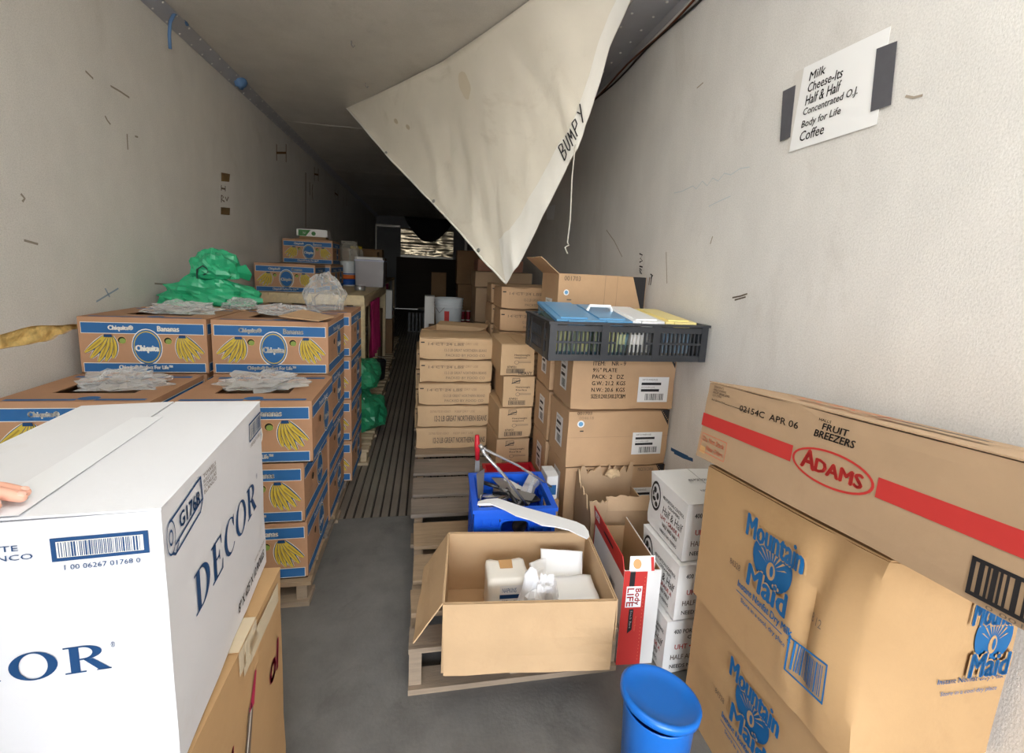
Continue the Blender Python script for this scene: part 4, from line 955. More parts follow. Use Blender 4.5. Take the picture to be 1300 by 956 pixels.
# ------------------------------------------------------------------ right side: pallets and stacked cartons
PH = .16
pallet('pallet', 'weathered pallet under the open carton and the blue crate', -.035, .68, 1.31, 2.07, PH, [(1.31, 1.405), (1.465, 1.585), (1.635, 1.80), (1.86, 2.045)], WOOD, seed=11)
pallet('pallet', 'weathered pallet under the bean cartons and the plate cartons', -.055, 1.17, 2.10, 3.30, PH, [(2.12, 2.275), (2.315, 2.52), (2.575, 2.78), (2.845, 3.06), (3.10, 3.30)], WOOD, seed=12)
pallet('pallet', 'rear pallet under the second row of bean cartons', -.07, 1.15, 3.33, 4.35, PH, spans(3.33, 4.35, 6), WOOD, seed=13)
# --- bean cartons
def bean_print(big):
    def f(mb, w, d, h):
        F = front(mb, w, d, h)
        F.text('DISTRIBUTED BY AGENCY', .18, .46, .66, .76, PFAINT); F.text('KEEP DRY USE', .52, .80, .66, .76, PFAINT)
        if big: F.text('12-2 LB GREAT NORTHERN BEANS', .24, .97, .26, .52, PGREY, .008)
        else:
            F.text('14 CT 24 LBS', .12, .60, .62, .74, PGREY); F.text('12-2 LB GREAT NORTHERN BEANS', .34, .92, .36, .48, PGREY); F.text('PACKED BY FOOD CO', .36, .90, .14, .25, PGREY)
            F.rect(.02, .07, .72, .77, INK)
    return f
bean_kinds = {}
def bean(cx, y0, z, h, label, big, rz=0.0, m=KRAFT2, seed=0, w=.475, d=.34):
    key = (big, round(h, 3), seed)
    if key not in bean_kinds:
        bean_kinds[key] = plain_carton('bean_carton', label, cx - w / 2, cx + w / 2, y0, y0 + d, z, z + h, m, seed, bean_print(big), rz, group='bean cartons')
        return bean_kinds[key]
    return dup(bean_kinds[key], label, (cx, y0 + d / 2, z), rz)
names = ['bottom', 'second', 'third', 'fourth', 'fifth']
zz = PH + .001
offs = [(0, 0), (.006, .0), (.014, -.01), (.016, .01), (.015, -.012)]
bh_ = [.147, .152, .152, .15, .152]
for i in range(5):
    bean(.185 + offs[i][0], 2.935 + (.012 if i > 2 else 0), zz, .150, f'bean carton, {names[i]} of five in the front aisle-side stack', i < 2, offs[i][1], KRAFT2, 50 if i < 2 else (51 if i % 2 else 52)); zz += .152
zz = PH + .001
for i in range(4):
    bean(.17, 3.34, zz, .150, f'bean carton, {names[i]} of four in the rear aisle-side stack', False, (-.02, .01, 0, .02, .01)[i], KRAFT2, 51); zz += .152
ob = thing('open_bean_carton', 'open bean carton set askew on the rear aisle-side stack, below the white pail', 'carton', (.22, 3.50, zz), math.radians(-22))
mb = MB(); w_, d_, h_ = .42, .30, .13
for a in ((-w_ / 2, w_ / 2, -d_ / 2, -d_ / 2 + .005), (-w_ / 2, w_ / 2, d_ / 2 - .005, d_ / 2), (-w_ / 2, -w_ / 2 + .005, -d_ / 2 + .005, d_ / 2 - .005), (w_ / 2 - .005, w_ / 2, -d_ / 2 + .005, d_ / 2 - .005)): mb.box(*a, 0, h_, KRAFT2)
mb.box(-w_ / 2, w_ / 2, -d_ / 2, d_ / 2, 0, .004, KIN); mb.build('body', ob)
mb = MB(); F = front(mb, w_, d_, h_); F.text('PACKED BY FOOD CO', .1, .6, .62, .74, PGREY); F.text('24 LBS NET', .3, .8, .3, .5, PGREY); mb.build('print', ob)
mb = MB(); mb.slab([(-w_ / 2, d_ / 2, h_), (w_ / 2, d_ / 2, h_), (w_ / 2, d_ / 2 + .1, h_ + .02), (-w_ / 2, d_ / 2 + .1, h_ + .02)], .004, KRAFT2); mb.build('flap', ob)
zz = PH + .001; nm7 = ['bottom', 'second', 'third', 'fourth', 'fifth', 'sixth', 'top']
for i in range(7):
    bean(.735 + (.004 * (i % 2)), 3.08 + .004 * (i % 3), zz, .155, f'bean carton, {nm7[i]} of seven in the tall front stack behind the plate cartons', False, (.01, -.01, 0, .015, 0, -.02, .01)[i], KRAFT, 53, w=.47); zz += .157
zz = PH + .001
for i in range(7):
    bean(.73, 3.50, zz, .155, f'bean carton, {nm7[i]} of seven in the tall rear stack', False, (.0, .01, -.01, .02, 0, .02, -.03)[i], KRAFT, 53, w=.47); zz += .157
# torn flaps standing up at the side of the tall stack
# --- cutlery cartons
def cut_print(kind):
    def f(mb, w, d, h):
        F = front(mb, w, d, h)
        F.frame(.28, .52, .76, .92, .0025, INK) if kind != 3 else F.text('HEAVY', .55, .95, .02, .12, INK, .01)
        if kind != 3:
            F.poly([(.26, .74), (.54, .84), (.54, .87), (.26, .77)], INK); F.text('Cutlery', .31, .50, .79, .89, INK)
        F.text('Heavyweight', .40, .86, .60, .67, INK, .01); F.text('teaspoons' if kind % 2 else 'forks', .40, .76, .52, .58, INK, .01)
        for i in range(20):
            a, b = 2 * PI * i / 20, 2 * PI * (i + 1) / 20; F.poly([(.47 + .07 * q * math.cos(t), .41 + .06 * q * math.sin(t)) for q, t in ((.8, a), (1, a), (1, b), (.8, b))], PGREY)
        F.rect(.53, .90, .40, .415, PGREY); F.rect(.53, .90, .44, .45, PGREY)
        F.text('074931', .20, .46, .23, .30, INK, .01); F.frame(.18, .72, .07, .21, .0022, INK); F.barcode(.20, .70, .09, .19, INK, 20, kind + 2)
    return f
zz = PH + .001; cut0 = None
for i, (cx, rz) in enumerate(((.531, .03), (.534, .05), (.56, -.02), (.538, .01))):
    lab = 'tan cutlery carton, ' + ('bottom', 'second', 'third', 'top')[i] + ' of four beside the blue crate'
    w_ = .205 if i != 2 else .19
    plain_carton('cutlery_carton', lab, cx - w_ / 2, cx + w_ / 2, 2.60, 3.02, zz, zz + .194, KRAFT2, 60 + i, cut_print(i), rz, group='cutlery cartons', along='y'); zz += .196
# --- plate cartons
PW, PD, PHH = .522, .30, .283
def sticker(F, u0, u1, v0, v1, seed, sub=True):
    F.rect(u0, u1, v0, v1, LABELW); F.up(); L = lambda a: u0 + (u1 - u0) * a; Vv = lambda a: v0 + (v1 - v0) * a
    F.text('SHIP TO WAREHOUSE', L(.12), L(.62), Vv(.86), Vv(.93), PGREY); F.text('200 DOZEN LANE', L(.1), L(.55), Vv(.57), Vv(.62), PGREY)
    F.rect(L(.1), L(.75), Vv(.68), Vv(.78), INK); F.rect(L(.1), L(.7), Vv(.42), Vv(.52), INK); F.barcode(L(.25), L(.85), Vv(.07), Vv(.34), INK, 20, seed)
def plate_print(kind):
    def f(mb, w, d, h):
        F = front(mb, w, d, h)
        if kind == 'text':
            for i, t in enumerate(('P.O.#', 'ITEM:    NR - 9', '9½" PLATE', 'PACK:  2   DZ', 'G.W.: 21.2  KGS', 'N.W.: 20.6  KGS', 'SIZE:0.2X0.5X0.27CBM')):
                F.text(t, .19, .19 + (.12, .31, .23, .30, .32, .32, .33)[i], .875 - i * .113, .945 - i * .113, PBLACK, .012)
            F.text('MADE IN CHINA', .72, .88, .88, .95, PGREY)
        else:
            F.text('001703', .08, .22, .93, .985, PGREY, .005); F.text('004618', .10, .24, .85, .90, PFAINT)
            F.oval(.12, .77, .034, .06, LABELW, 20); F.up(); F.oval(.12, .77, .022, .04, SKYBLUE, 16); F.rect(.115, .15, .635, .655, INK)
            F.rect(0, 1, .53, .534, PFAINT)
        F.k = 0; F.poly([(.90, 1), (.99, 1), (.99, .72)], INK)
        F.up()
        for i in range(6): F.rect(.915 + i * .012, .922 + i * .012, .97 - i * .03, .985 - i * .03, KRAFT)
    def lab(mb, w, d, h):
        F = front(mb, w, d, h); F.k = 2; sticker(F, .64, .94, .13 if kind == 'text' else .20, .57 if kind == 'text' else .60, 3)
    def side(mb, w, d, h): sticker(left(mb, w, d, h), .38, .74, .25, .78, 7)
    return [('lettering', f), ('shipping_label', lab), ('side_label', side)]
P1, P2 = PH + .003, PH + .003
lv = lambda k: PH + .002 + k * (PHH + .003)
rowlab = ('bottom', 'middle', 'top')
plA = plain_carton('plate_carton', 'plate carton, bottom of three in the front row, behind the torn carton', .677, .677 + PW, 1.985, 1.985 + PD, lv(0), lv(0) + PHH, KRAFT, 70, plate_print('text'), .0, group='plate cartons')
plB = plain_carton('plate_carton', 'plate carton with a small blue round sticker, middle of three in the front row', .667, .667 + PW, 1.975, 1.975 + PD, lv(1), lv(1) + PHH, KRAFT, 71, plate_print('plain'), .012, group='plate cartons')
plC = dup(plA, 'plate carton printed with pack and weight lines, directly under the black crate', (.668 + PW / 2 + .008, 1.98 + PD / 2, lv(2)), -.008)
for k in range(3):
    dup(plB, f'plate carton, {rowlab[k]} of three in the second row behind the front plate cartons', (.664 + PW / 2, 2.30 + PD / 2 + .02, lv(k)), (.0, .01, -.008)[k])
# open plate carton on the second row
def open_carton(name, label, w, d, h, loc, rz, m, mi, flaps, t=.005, group=None):
    """flaps: side -> (length, angle); angle 0 stands straight up, 90 lies outwards, 175 hangs down"""
    r = thing(name, label, 'carton', loc, rz, group)
    for sd in ('front', 'back', 'left', 'right'):
        mb = MB()
        if sd in ('front', 'back'):
            y = (-d / 2, -d / 2 + t) if sd == 'front' else (d / 2 - t, d / 2); mb.box(-w / 2, w / 2, y[0], y[1], 0, h, m)
        else:
            x = (-w / 2, -w / 2 + t) if sd == 'left' else (w / 2 - t, w / 2); mb.box(x[0], x[1], -d / 2 + t, d / 2 - t, 0, h, m)
        mb.build('side_panel', r)
        if sd in flaps:
            L, ang = flaps[sd][:2]; bend = flaps[sd][2] if len(flaps[sd]) > 2 else 0; a = math.radians(ang)
            dv = {'front': Vector((0, -1, 0)), 'back': Vector((0, 1, 0)), 'left': Vector((-1, 0, 0)), 'right': Vector((1, 0, 0))}[sd]
            ln = w if sd in ('front', 'back') else d; tv = Vector((1, 0, 0)) if sd in ('front', 'back') else Vector((0, 1, 0))
            o = dv * ((d if sd in ('front', 'back') else w) / 2 + (.004 if ang > 150 else 0)) + Vector((0, 0, h)); e = dv * math.sin(a) + Vector((0, 0, math.cos(a)))
            mb = MB(); nrm = tv.cross(e); vs = []; n = 8
            for i in range(n + 1):
                for j in range(n + 1):
                    q = tv * (ln * (i / n - .5)) * (1 - .03 * j / n) + e * (L * j / n) + nrm * (.006 * noise.noise(Vector((i * .5, j * .4, L * 50))) * j / n + bend * (j / n) ** 2)
                    vs.append(o + q)
            mb.add(vs, [(i * (n + 1) + j, (i + 1) * (n + 1) + j, (i + 1) * (n + 1) + j + 1, i * (n + 1) + j + 1) for i in range(n) for j in range(n)], m)
            f = mb.build('flap', r); s = f.modifiers.new('t', 'SOLIDIFY'); s.thickness = .004; s.offset = 0
    mb = MB(); mb.box(-w / 2 + t, w / 2 - t, -d / 2 + t, d / 2 - t, .0, .005, mi); mb.build('bottom_panel', r)
    return r
oc = open_carton('open_plate_carton', 'open carton with raised side flap behind the black crate', .50, .30, .345, (.665 + .255, 2.30 + .17, lv(3)), .04, KRAFT, KIN, {'left': (.13, 52)})
mb = MB(); F = front(mb, .50, .30, .345); F.text('001703', .06, .24, .90, .97, PGREY, .005); F.oval(.09, .72, .03, .045, LABELW, 18); F.up(); F.oval(.09, .72, .02, .03, SKYBLUE, 14); F.rect(.10, .15, .60, .62, PGREY)
F.k = 0; F.poly([(.84, 1), (.995, 1), (.995, .35), (.975, .42)], INK); F.rect(.52, .525, .3, 1, PFAINT); F.rect(.66, .664, .3, 1, PFAINT); G = left(mb, .50, .30, .345); sticker(G, .3, .7, .2, .6, 8); mb.build('print', oc)

# ------------------------------------------------------------------ plastic crates (lattice walls are real bars)
def lattice_side(root, name, L, H, axis, pos, m, bars_v, rails, t=.012, handle=None, slant=0):
    """one side wall: vertical bars and horizontal rails; handle=(c, w, z0, z1) leaves an opening"""
    mb = MB()
    def bx(a0, a1, z0, z1, tt=t):
        if axis == 'x': mb.box(a0, a1, pos - tt / 2, pos + tt / 2, z0, z1, m)
        else: mb.box(pos - tt / 2, pos + tt / 2, a0, a1, z0, z1, m)
    for z0, z1 in rails:
        if handle and z0 < handle[3] and z1 > handle[2]:
            bx(-L / 2, handle[0] - handle[1] / 2, z0, z1); bx(handle[0] + handle[1] / 2, L / 2, z0, z1)
        else: bx(-L / 2, L / 2, z0, z1)
    n, bw = bars_v
    for i in range(n + 1):
        a = -L / 2 + bw / 2 + (L - bw) * i / n
        if handle and abs(a - handle[0]) < handle[1] / 2:
            bx(a - bw / 2, a + bw / 2, 0, handle[2], t * .7); bx(a - bw / 2, a + bw / 2, handle[3], H, t * .7)
        else: bx(a - bw / 2, a + bw / 2, 0, H, t * .7)
    return mb.build(name, root)
def tube_handle(root, c, z0, z1, hw, axis, pos, m):
    mb = MB(); pts = []
    for i in range(25):
        t = 2 * PI * i / 24; a = c + hw * math.copysign(abs(math.cos(t)) ** .5, math.cos(t)); zq = (z0 + z1) / 2 + (z1 - z0) / 2 * math.copysign(abs(math.sin(t)) ** .6, math.sin(t))
        pts.append((a, pos, zq) if axis == 'x' else (pos, a, zq))
    mb.tube(pts, .006, m, 6, False); mb.build('handle_rim', root)
bc = thing('milk_crate', 'blue plastic milk crate full of kitchen utensils behind the open carton', 'crate', (.366, 1.78, PH + .001), math.radians(-2.0))
CW, CDp, CH = .325, .315, .275
rl = [(0, .03), (.075, .087), (.118, .13), (.16, .172), (.20, .212), (CH - .03, CH)]
for ax, ps, L in (('x', -CDp / 2 + .006, CW), ('x', CDp / 2 - .006, CW), ('y', -CW / 2 + .006, CDp - .026), ('y', CW / 2 - .006, CDp - .026)):
    lattice_side(bc, 'crate_side', L, CH, ax, ps, CRATEB, (9, .012), rl, .011, (0, .115, .165, .238)); tube_handle(bc, 0, .160, .240, .06, ax, ps, CRATEB)
    # solid mesh panels low and at the corners
mb = MB(); mb.box(-CW / 2 + .012, CW / 2 - .012, -CDp / 2 + .012, CDp / 2 - .012, 0, .008, CRATEB); mb.build('base', bc)
for sx in (-1, 1):
    for sy in (-1, 1):
        mb = MB(); mb.box(sx * CW / 2 - .014 * (sx > 0) * 1.0 - (0 if sx > 0 else 0), sx * CW / 2 + .014 * (sx < 0), sy * CDp / 2 - .014 * (sy > 0), sy * CDp / 2 + .014 * (sy < 0), 0, CH + .003, CRATEB); mb.build('corner_post', bc)
for ps in (-CDp / 2 + .009, CDp / 2 - .009):
    mb = MB(); mb.box(-CW / 2 + .012, CW / 2 - .012, ps - .0015, ps + .0015, .02, .16, CRATEB); mb.box(-CW / 2 + .012, -.062, ps - .0015, ps + .0015, .16, CH - .02, CRATEB); mb.box(.062, CW / 2 - .012, ps - .0015, ps + .0015, .16, CH - .02, CRATEB); mb.build('mesh_panel', bc)
for ps in (-CW / 2 + .009, CW / 2 - .009):
    mb = MB(); mb.box(ps - .0015, ps + .0015, -CDp / 2 + .02, CDp / 2 - .02, .02, .13, CRATEB); mb.build('mesh_panel', bc)
mb = MB(); e = .007
for a in ((-CW / 2 - e, CW / 2 + e, -CDp / 2 - e, -CDp / 2 + .016), (-CW / 2 - e, CW / 2 + e, CDp / 2 - .016, CDp / 2 + e), (-CW / 2 - e, -CW / 2 + .016, -CDp / 2 + .016, CDp / 2 - .016), (CW / 2 - .016, CW / 2 + e, -CDp / 2 + .016, CDp / 2 - .016)): mb.box(*a, CH, CH + .014, CRATEB)
mb.build('rim', bc)

# utensils: every one its own thing
def place(o_name, label, cat, p, q, builder, roll=0.0, group=None):
    """builder draws along +x from the handle end (0) to the working end; p -> q sets the direction"""
    p, q = Vector(p), Vector(q); d = (q - p); X = d.normalized(); Zv = Vector((0, 0, 1)); Y = Zv.cross(X); Y = Y.normalized() if Y.length > 1e-4 else Vector((0, 1, 0)); Zz = X.cross(Y)
    M = Matrix((X, Y, Zz)).transposed() @ Matrix.Rotation(roll, 3, 'X')
    r = thing(o_name, label, cat, p, tuple(M.to_euler()), group); builder(r, d.length); return r
def spoon(m, mh, rb=.03, ln=.08):
    def f(r, L):
        mb = MB(); mb.tube([(0, 0, 0), (L * .12, 0, .002), (L * .5, 0, .001), (L - ln * 1.6, 0, 0)], [.007, .008, .005, .004], mh, 8); mb.build('handle', r, True)
        mb = MB(); NU, NV = 14, 8; vs = []
        for i in range(NU + 1):
            for j in range(NV + 1):
                t = i / NU; s_ = 2 * j / NV - 1; hw = rb * math.sin(PI * (0.08 + .92 * t)) ** .6 * (.55 + .45 * t) if t < 1 else 0
                vs.append((L - ln * 1.6 + ln * 1.6 * t, s_ * hw, .016 * (s_ * s_ - 1) * math.sin(PI * t)))
        mb.add(vs, [(i * (NV + 1) + j, (i + 1) * (NV + 1) + j, (i + 1) * (NV + 1) + j + 1, i * (NV + 1) + j + 1) for i in range(NU) for j in range(NV)], m)
        o = mb.build('bowl', r, True); s = o.modifiers.new('t', 'SOLIDIFY'); s.thickness = .002
    return f
def turner(m, mh):
    def f(r, L):
        mb = MB(); mb.tube([(0, 0, 0), (.10, 0, 0)], [.009, .008], mh, 8); mb.build('handle', r, True)
        mb = MB(); mb.tube([(.10, 0, 0), (L - .10, 0, 0)], .004, m, 6); mb.build('shank', r, True)
        mb = MB(); mb.slab([(L - .11, -.02, 0), (L, -.035, -.006), (L, .035, -.006), (L - .11, .02, 0)], .002, m); mb.build('blade', r)
    return f
cz = PH + CH
ins = lambda x, y, z: (.366 + x, 1.78 + y, PH + z + .015)
tip_ = aty(611, 566, 1.70)
tg = thing('tongs', 'long wire tongs leaning out of the blue crate with the bend at the top', 'tongs', tip_)
e1, e2 = aty(668, 640, 1.72) - tip_, aty(700, 618, 1.84) - tip_
mb = MB(); mb.tube([(0, 0, 0), Vector((.012, -.004, -.03)), e1 * .5, e1], [.006, .007, .0065, .0055], STEEL, 8); mb.build('arm', tg, True)
mb = MB(); mb.tube([(0, 0, 0), Vector((.018, .004, -.018)), e2 * .5 + Vector((0, 0, .008)), e2], [.006, .0055, .005, .0045], STEEL, 8); mb.build('arm', tg, True)
e3 = aty(658, 628, 1.70) - tip_
mb = MB(); mb.tube([Vector((.02, -.012, -.04)), e3 * .5, e3], [.004, .0045, .004], STEEL, 8); mb.build('arm', tg, True)
mb = MB(); mb.tube([(-.006, 0, .004), (.006, 0, -.012)], [.008, .010], STEELD, 8); mb.build('hinge', tg, True)
for nm, lab, cat, p, q, bld, rl_ in [
    ('ladle', 'steel ladle lying in the blue crate at its left rear corner', 'ladle', ins(.13, .10, .20), ins(-.13, .03, .235), spoon(STEEL, STEEL, .046, .065), .3),
    ('serving_spoon', 'steel serving spoon in the blue crate under the tongs', 'spoon', ins(.10, .12, .21), ins(-.07, -.03, .24), spoon(STEEL, STEEL, .03, .07), .5),
    ('serving_spoon', 'black serving spoon showing at the crate handle opening', 'spoon', ins(.12, .05, .15), ins(.0, -.13, .16), spoon(BLACKP, BLACKP, .036, .07), -.5),
    ('serving_spoon', 'small black spoon in the right of the blue crate', 'spoon', ins(-.03, .11, .20), ins(.12, -.02, .235), spoon(BLACKP, BLACKP, .028, .06), .4),
    ('kitchen_knife', 'dull steel knife lying across the blue crate', 'knife', ins(-.12, .11, .262), ins(.09, -.04, .25), turner(STEELD, BLACKP), .2),
    ('spatula', 'steel turner with a black handle in the right of the blue crate', 'spatula', ins(.05, -.09, .19), ins(.11, .10, .27), turner(STEEL, BLACKP), -.9),
    ('spatula', 'slotted steel turner at the back of the blue crate', 'spatula', ins(.13, .02, .215), ins(-.02, .10, .25), turner(STEELD, BLACKP), -.8),
    ('kitchen_fork', 'steel fork with its handle standing at the left of the blue crate', 'fork', ins(-.13, -.02, .10), ins(-.125, .0, .36), turner(STEELD, STEELD), 1.2),
    ('serving_spoon', 'dull steel spoon deep in the middle of the blue crate', 'spoon', ins(-.10, -.06, .13), ins(.10, .06, .20), spoon(STEELD, STEELD, .03, .07), .2),
    ('serving_spoon', 'bright steel spoon lying high across the right half of the blue crate', 'spoon', ins(-.02, -.11, .215), ins(.115, .06, .262), spoon(STEEL, STEEL, .03, .07), .2),
    ('serving_spoon', 'bright steel spoon with its bowl at the left front of the blue crate', 'spoon', ins(.06, -.02, .20), ins(-.125, -.085, .245), spoon(STEEL, STEEL, .032, .07), .3),
    ('spatula', 'wide slotted turner lying high at the back of the blue crate', 'spatula', ins(.02, -.05, .235), ins(-.03, .125, .272), turner(STEELD, BLACKP), .2),
    ('kitchen_fork', 'steel fork leaning on the right rim of the blue crate', 'fork', ins(.0, -.04, .20), ins(.135, .085, .285), turner(STEEL, STEEL), .9),
    ('serving_spoon', 'black ladle bowl resting high at the right front of the blue crate', 'spoon', ins(-.06, .08, .22), ins(.12, -.06, .252), spoon(BLACKP, BLACKP, .04, .065), -.2),
    ('serving_spoon', 'long black spoon deep at the back of the blue crate', 'spoon', ins(.12, .11, .12), ins(-.11, .12, .2), spoon(BLACKP, BLACKP, .032, .07), .2)]:
    place(nm, lab, cat, p, q, bld, rl_)
# white blade lying over the crate rim
bz_ = PH + CH + .022
pts = [(606, 641), (607, 637), (618, 634), (632, 633), (650, 639), (668, 645), (690, 651), (715, 658), (732, 663), (742, 668), (747, 675), (748, 681), (745, 684), (736, 680), (722, 673), (705, 669), (688, 667), (672, 660), (655, 655), (640, 647), (625, 641)]
P3 = [atz(px, py, bz_ + .02 * max(0, (px - 606) / 142) - .004) for px, py in pts]; c = sum(P3, Vector()) / len(P3)
wb_ = thing('plastic_knife', 'big white plastic blade lying across the front rim of the blue crate', 'knife', c)
vs = [p - c for p in P3]; mb = MB(); mb.slab(vs[:10] + vs[10:], .004, WHITEP); mb.build('blade', wb_)
mb = MB(); mb.tube([vs[0] * .97 + Vector((0, 0, .003)), vs[1].lerp(vs[-2], .3) * .9 + Vector((0, 0, .004))], .005, WHITEP, 6); mb.build('tang', wb_)
# red-handled knife standing behind the crate, red basket
rk = thing('red_handled_knife', 'knife with a red handle standing upright left of the tongs', 'knife', (.245, 1.975, PH + .03))
mb = MB(); mb.slab([(-.012, 0, 0), (.018, 0, 0), (.010, 0, .31), (-.010, 0, .31)], .003, STEELD); mb.build('blade', rk)
mb = MB(); mb.tube([(0, 0, .31), (-.004, 0, .38), (-.006, 0, .43)], [.010, .013, .010], REDP, 8); mb.build('handle', rk, True)
rb = thing('red_tray', 'low red plastic tray between the blue crate and the cutlery cartons', 'tray', (.50, 2.47, PH + .001))
for a in ((-.145, .145, -.10, -.092), (-.145, .145, .092, .10), (-.145, -.137, -.092, .092), (.137, .145, -.092, .092)): mb = MB(); mb.box(*a, .0, .036, REDP); mb.build('side', rb)
mb = MB(); mb.box(-.137, .137, -.092, .092, 0, .006, REDP); mb.build('base', rb)
mb = MB()
for a in ((-.152, .152, -.107, -.09), (-.152, .152, .09, .107), (-.152, -.135, -.09, .09), (.135, .152, -.09, .09)): mb.box(*a, .037, .047, REDP)
mb.build('rim', rb)
sb_ = plain_carton('small_box', 'small white and blue box tucked between the blue crate and the plate cartons', .575, .63, 1.945, 2.06, PH + .142, PH + .265, CREAMB, 81, lambda mb, w, d, h: (front(mb, w, d, h).rect(.15, .85, .2, .6, BLUEP), left(mb, w, d, h).rect(.1, .9, .15, .7, PGREY)))
plain_carton('small_box', 'plain tan box under the small white and blue box', .565, .64, 1.94, 2.065, PH + .001, PH + .14, KRAFT, 82)
# black crate with lidded plastic boxes
KW, KD, KH = .70, .42, .145
kc = thing('black_crate', 'shallow black slatted plastic crate on top of the plate cartons', 'crate', (.832, 1.945, lv(3) + .001), .008)
for ax, ps, L in (('x', -KD / 2 + .008, KW), ('x', KD / 2 - .008, KW), ('y', -KW / 2 + .008, KD - .034), ('y', KW / 2 - .008, KD - .034)):
    lattice_side(kc, 'crate_side', L, KH, ax, ps, CRATEK, (int(L / .0185), .006), [(0, .026), (.072, .080), (KH - .024, KH)], .014, (0, .13, .07, .112) if ax == 'x' else None)
    for a in ((-L / 2, -L / 2 + .03), (-.13, -.098), (.098, .13), (L / 2 - .03, L / 2)):
        mb = MB()
        if ax == 'x': mb.box(a[0], a[1], ps - .009, ps + .009, 0, KH + .004, CRATEK)
        else: mb.box(ps - .009, ps + .009, a[0], a[1], 0, KH + .004, CRATEK)
        mb.build('crate_post', kc)
mb = MB(); mb.box(-KW / 2 + .016, KW / 2 - .016, -KD / 2 + .016, KD / 2 - .016, 0, .008, CRATEK); mb.build('base', kc)
mb = MB(); e = .006
for a in ((-KW / 2 - e, KW / 2 + e, -KD / 2 - e, -KD / 2 + .018), (-KW / 2 - e, KW / 2 + e, KD / 2 - .018, KD / 2 + e), (-KW / 2 - e, -KW / 2 + .018, -KD / 2 + .018, KD / 2 - .018), (KW / 2 - .018, KW / 2 + e, -KD / 2 + .018, KD / 2 - .018)): mb.box(*a, KH + .004, KH + .014, CRATEK)
mb.build('rim', kc)
def lidded(label, x, w, lidm, tubm, sticks, zlift, tilt, handle=False):
    r = thing('plastic_box', label, 'box', (.832 + x, 1.945, lv(3) + .012 + zlift), (tilt, 0, 0)); d, h = .34, .14
    mb = MB(); mb.add([(-w / 2 * q, -d / 2 * q, z_) for q, z_ in ((.92, 0), (1, h))] + [(w / 2 * q, -d / 2 * q, z_) for q, z_ in ((.92, 0), (1, h))] + [(w / 2 * q, d / 2 * q, z_) for q, z_ in ((.92, 0), (1, h))] + [(-w / 2 * q, d / 2 * q, z_) for q, z_ in ((.92, 0), (1, h))],
        [(0, 2, 3, 1), (2, 4, 5, 3), (4, 6, 7, 5), (6, 0, 1, 7), (0, 6, 4, 2)], tubm); mb.build('tub', r)
    mb = MB(); mb.box(-w / 2 - .004, w / 2 + .004, -d / 2 - .004, d / 2 + .004, h, h + .012, lidm); mb.box(-w / 2 + .02, w / 2 - .02, -d / 2 + .02, d / 2 - .02, h + .012, h + .017, lidm); mb.build('lid', r)
    mb = MB()
    for yy_ in (-d / 2 - .008,): mb.box(-.035, .035, yy_ - .006, yy_ + .004, h - .03, h + .012, lidm)
    mb.build('latch', r)
    if sticks:
        mb = MB()
        n = int(w / .016)
        for i in range(n): x_ = -w / 2 * .85 + i * w * .85 / (n - 1); mb.box(x_ - .005, x_ + .005, -d / 2 * .88, d / 2 * .8, .01, .11, sticks)
        o = mb.build('filling', r); o['kind'] = 'stuff'
    if handle: mb = MB(); mb.tube([(-w / 2 + .02, 0, h + .017), (-w / 2 + .03, 0, h + .04), (w / 2 - .03, 0, h + .04), (w / 2 - .02, 0, h + .017)], .007, WHITEP, 8); mb.build('handle', r)
    return r
lidded('lidded plastic box with blue lid, nearest the aisle in the black crate', -.235, .155, SKYBLUE, TEALP, YELP, .026, .13)
lidded('lidded plastic box with blue lid and white handle, second in the black crate', -.07, .155, SKYBLUE, TEALP, YELP, .022, .11, True)
lidded('lidded plastic box with white lid, third in the black crate', .085, .135, WHITEP, JARM, WHITEP, .02, .09)
lidded('lidded plastic box with pale yellow lid in the black crate', .235, .135, PALEYEL, JARM, SKYBLUE, .016, .07)

# ------------------------------------------------------------------ open carton with napkins
OW, OD, OH = .525, .36, .235
ol = Vector((.342, 1.365, PH + .001)); orz = math.radians(-5.2)
oc2 = open_carton('open_carton', 'large open tan carton holding napkins at the front of the pallet', OW, OD, OH, ol, orz, KRAFT2, KIN, {'front': (.225, 176), 'left': (.16, 148), 'right': (.15, 178), 'back': (.15, 178)})
Mo = Matrix.Translation(ol) @ Matrix.Rotation(orz, 4, 'Z')
oin = lambda x, y, z: Mo @ Vector((x, y, z))
npk = thing('napkin_pack', 'paper-wrapped block of napkins with a blue label in the open carton', 'napkins', oin(-.055, .035, .006), orz + .05)
o = dent_box(.14, .115, .185, PACKW, .010, 5, 8).build('wrap', npk, True)
mb = MB(); F = front(mb, .14, .115, .185); F.rect(.30, .95, .50, .88, LABELW); F.up(); F.rect(.30, .95, .62, .70, NAVY); F.text('NAPKINS', .36, .7, .74, .83, BLUEP); F.text('250 ct dinner', .36, .86, .53, .59, PGREY); mb.build('label', npk)
mb = MB(); mb.slab([(-.022, .0, .1862), (.022, .0, .1862), (.024, .045, .1864), (-.024, .045, .1864)], .001, PTAN); mb.build('tape', npk)
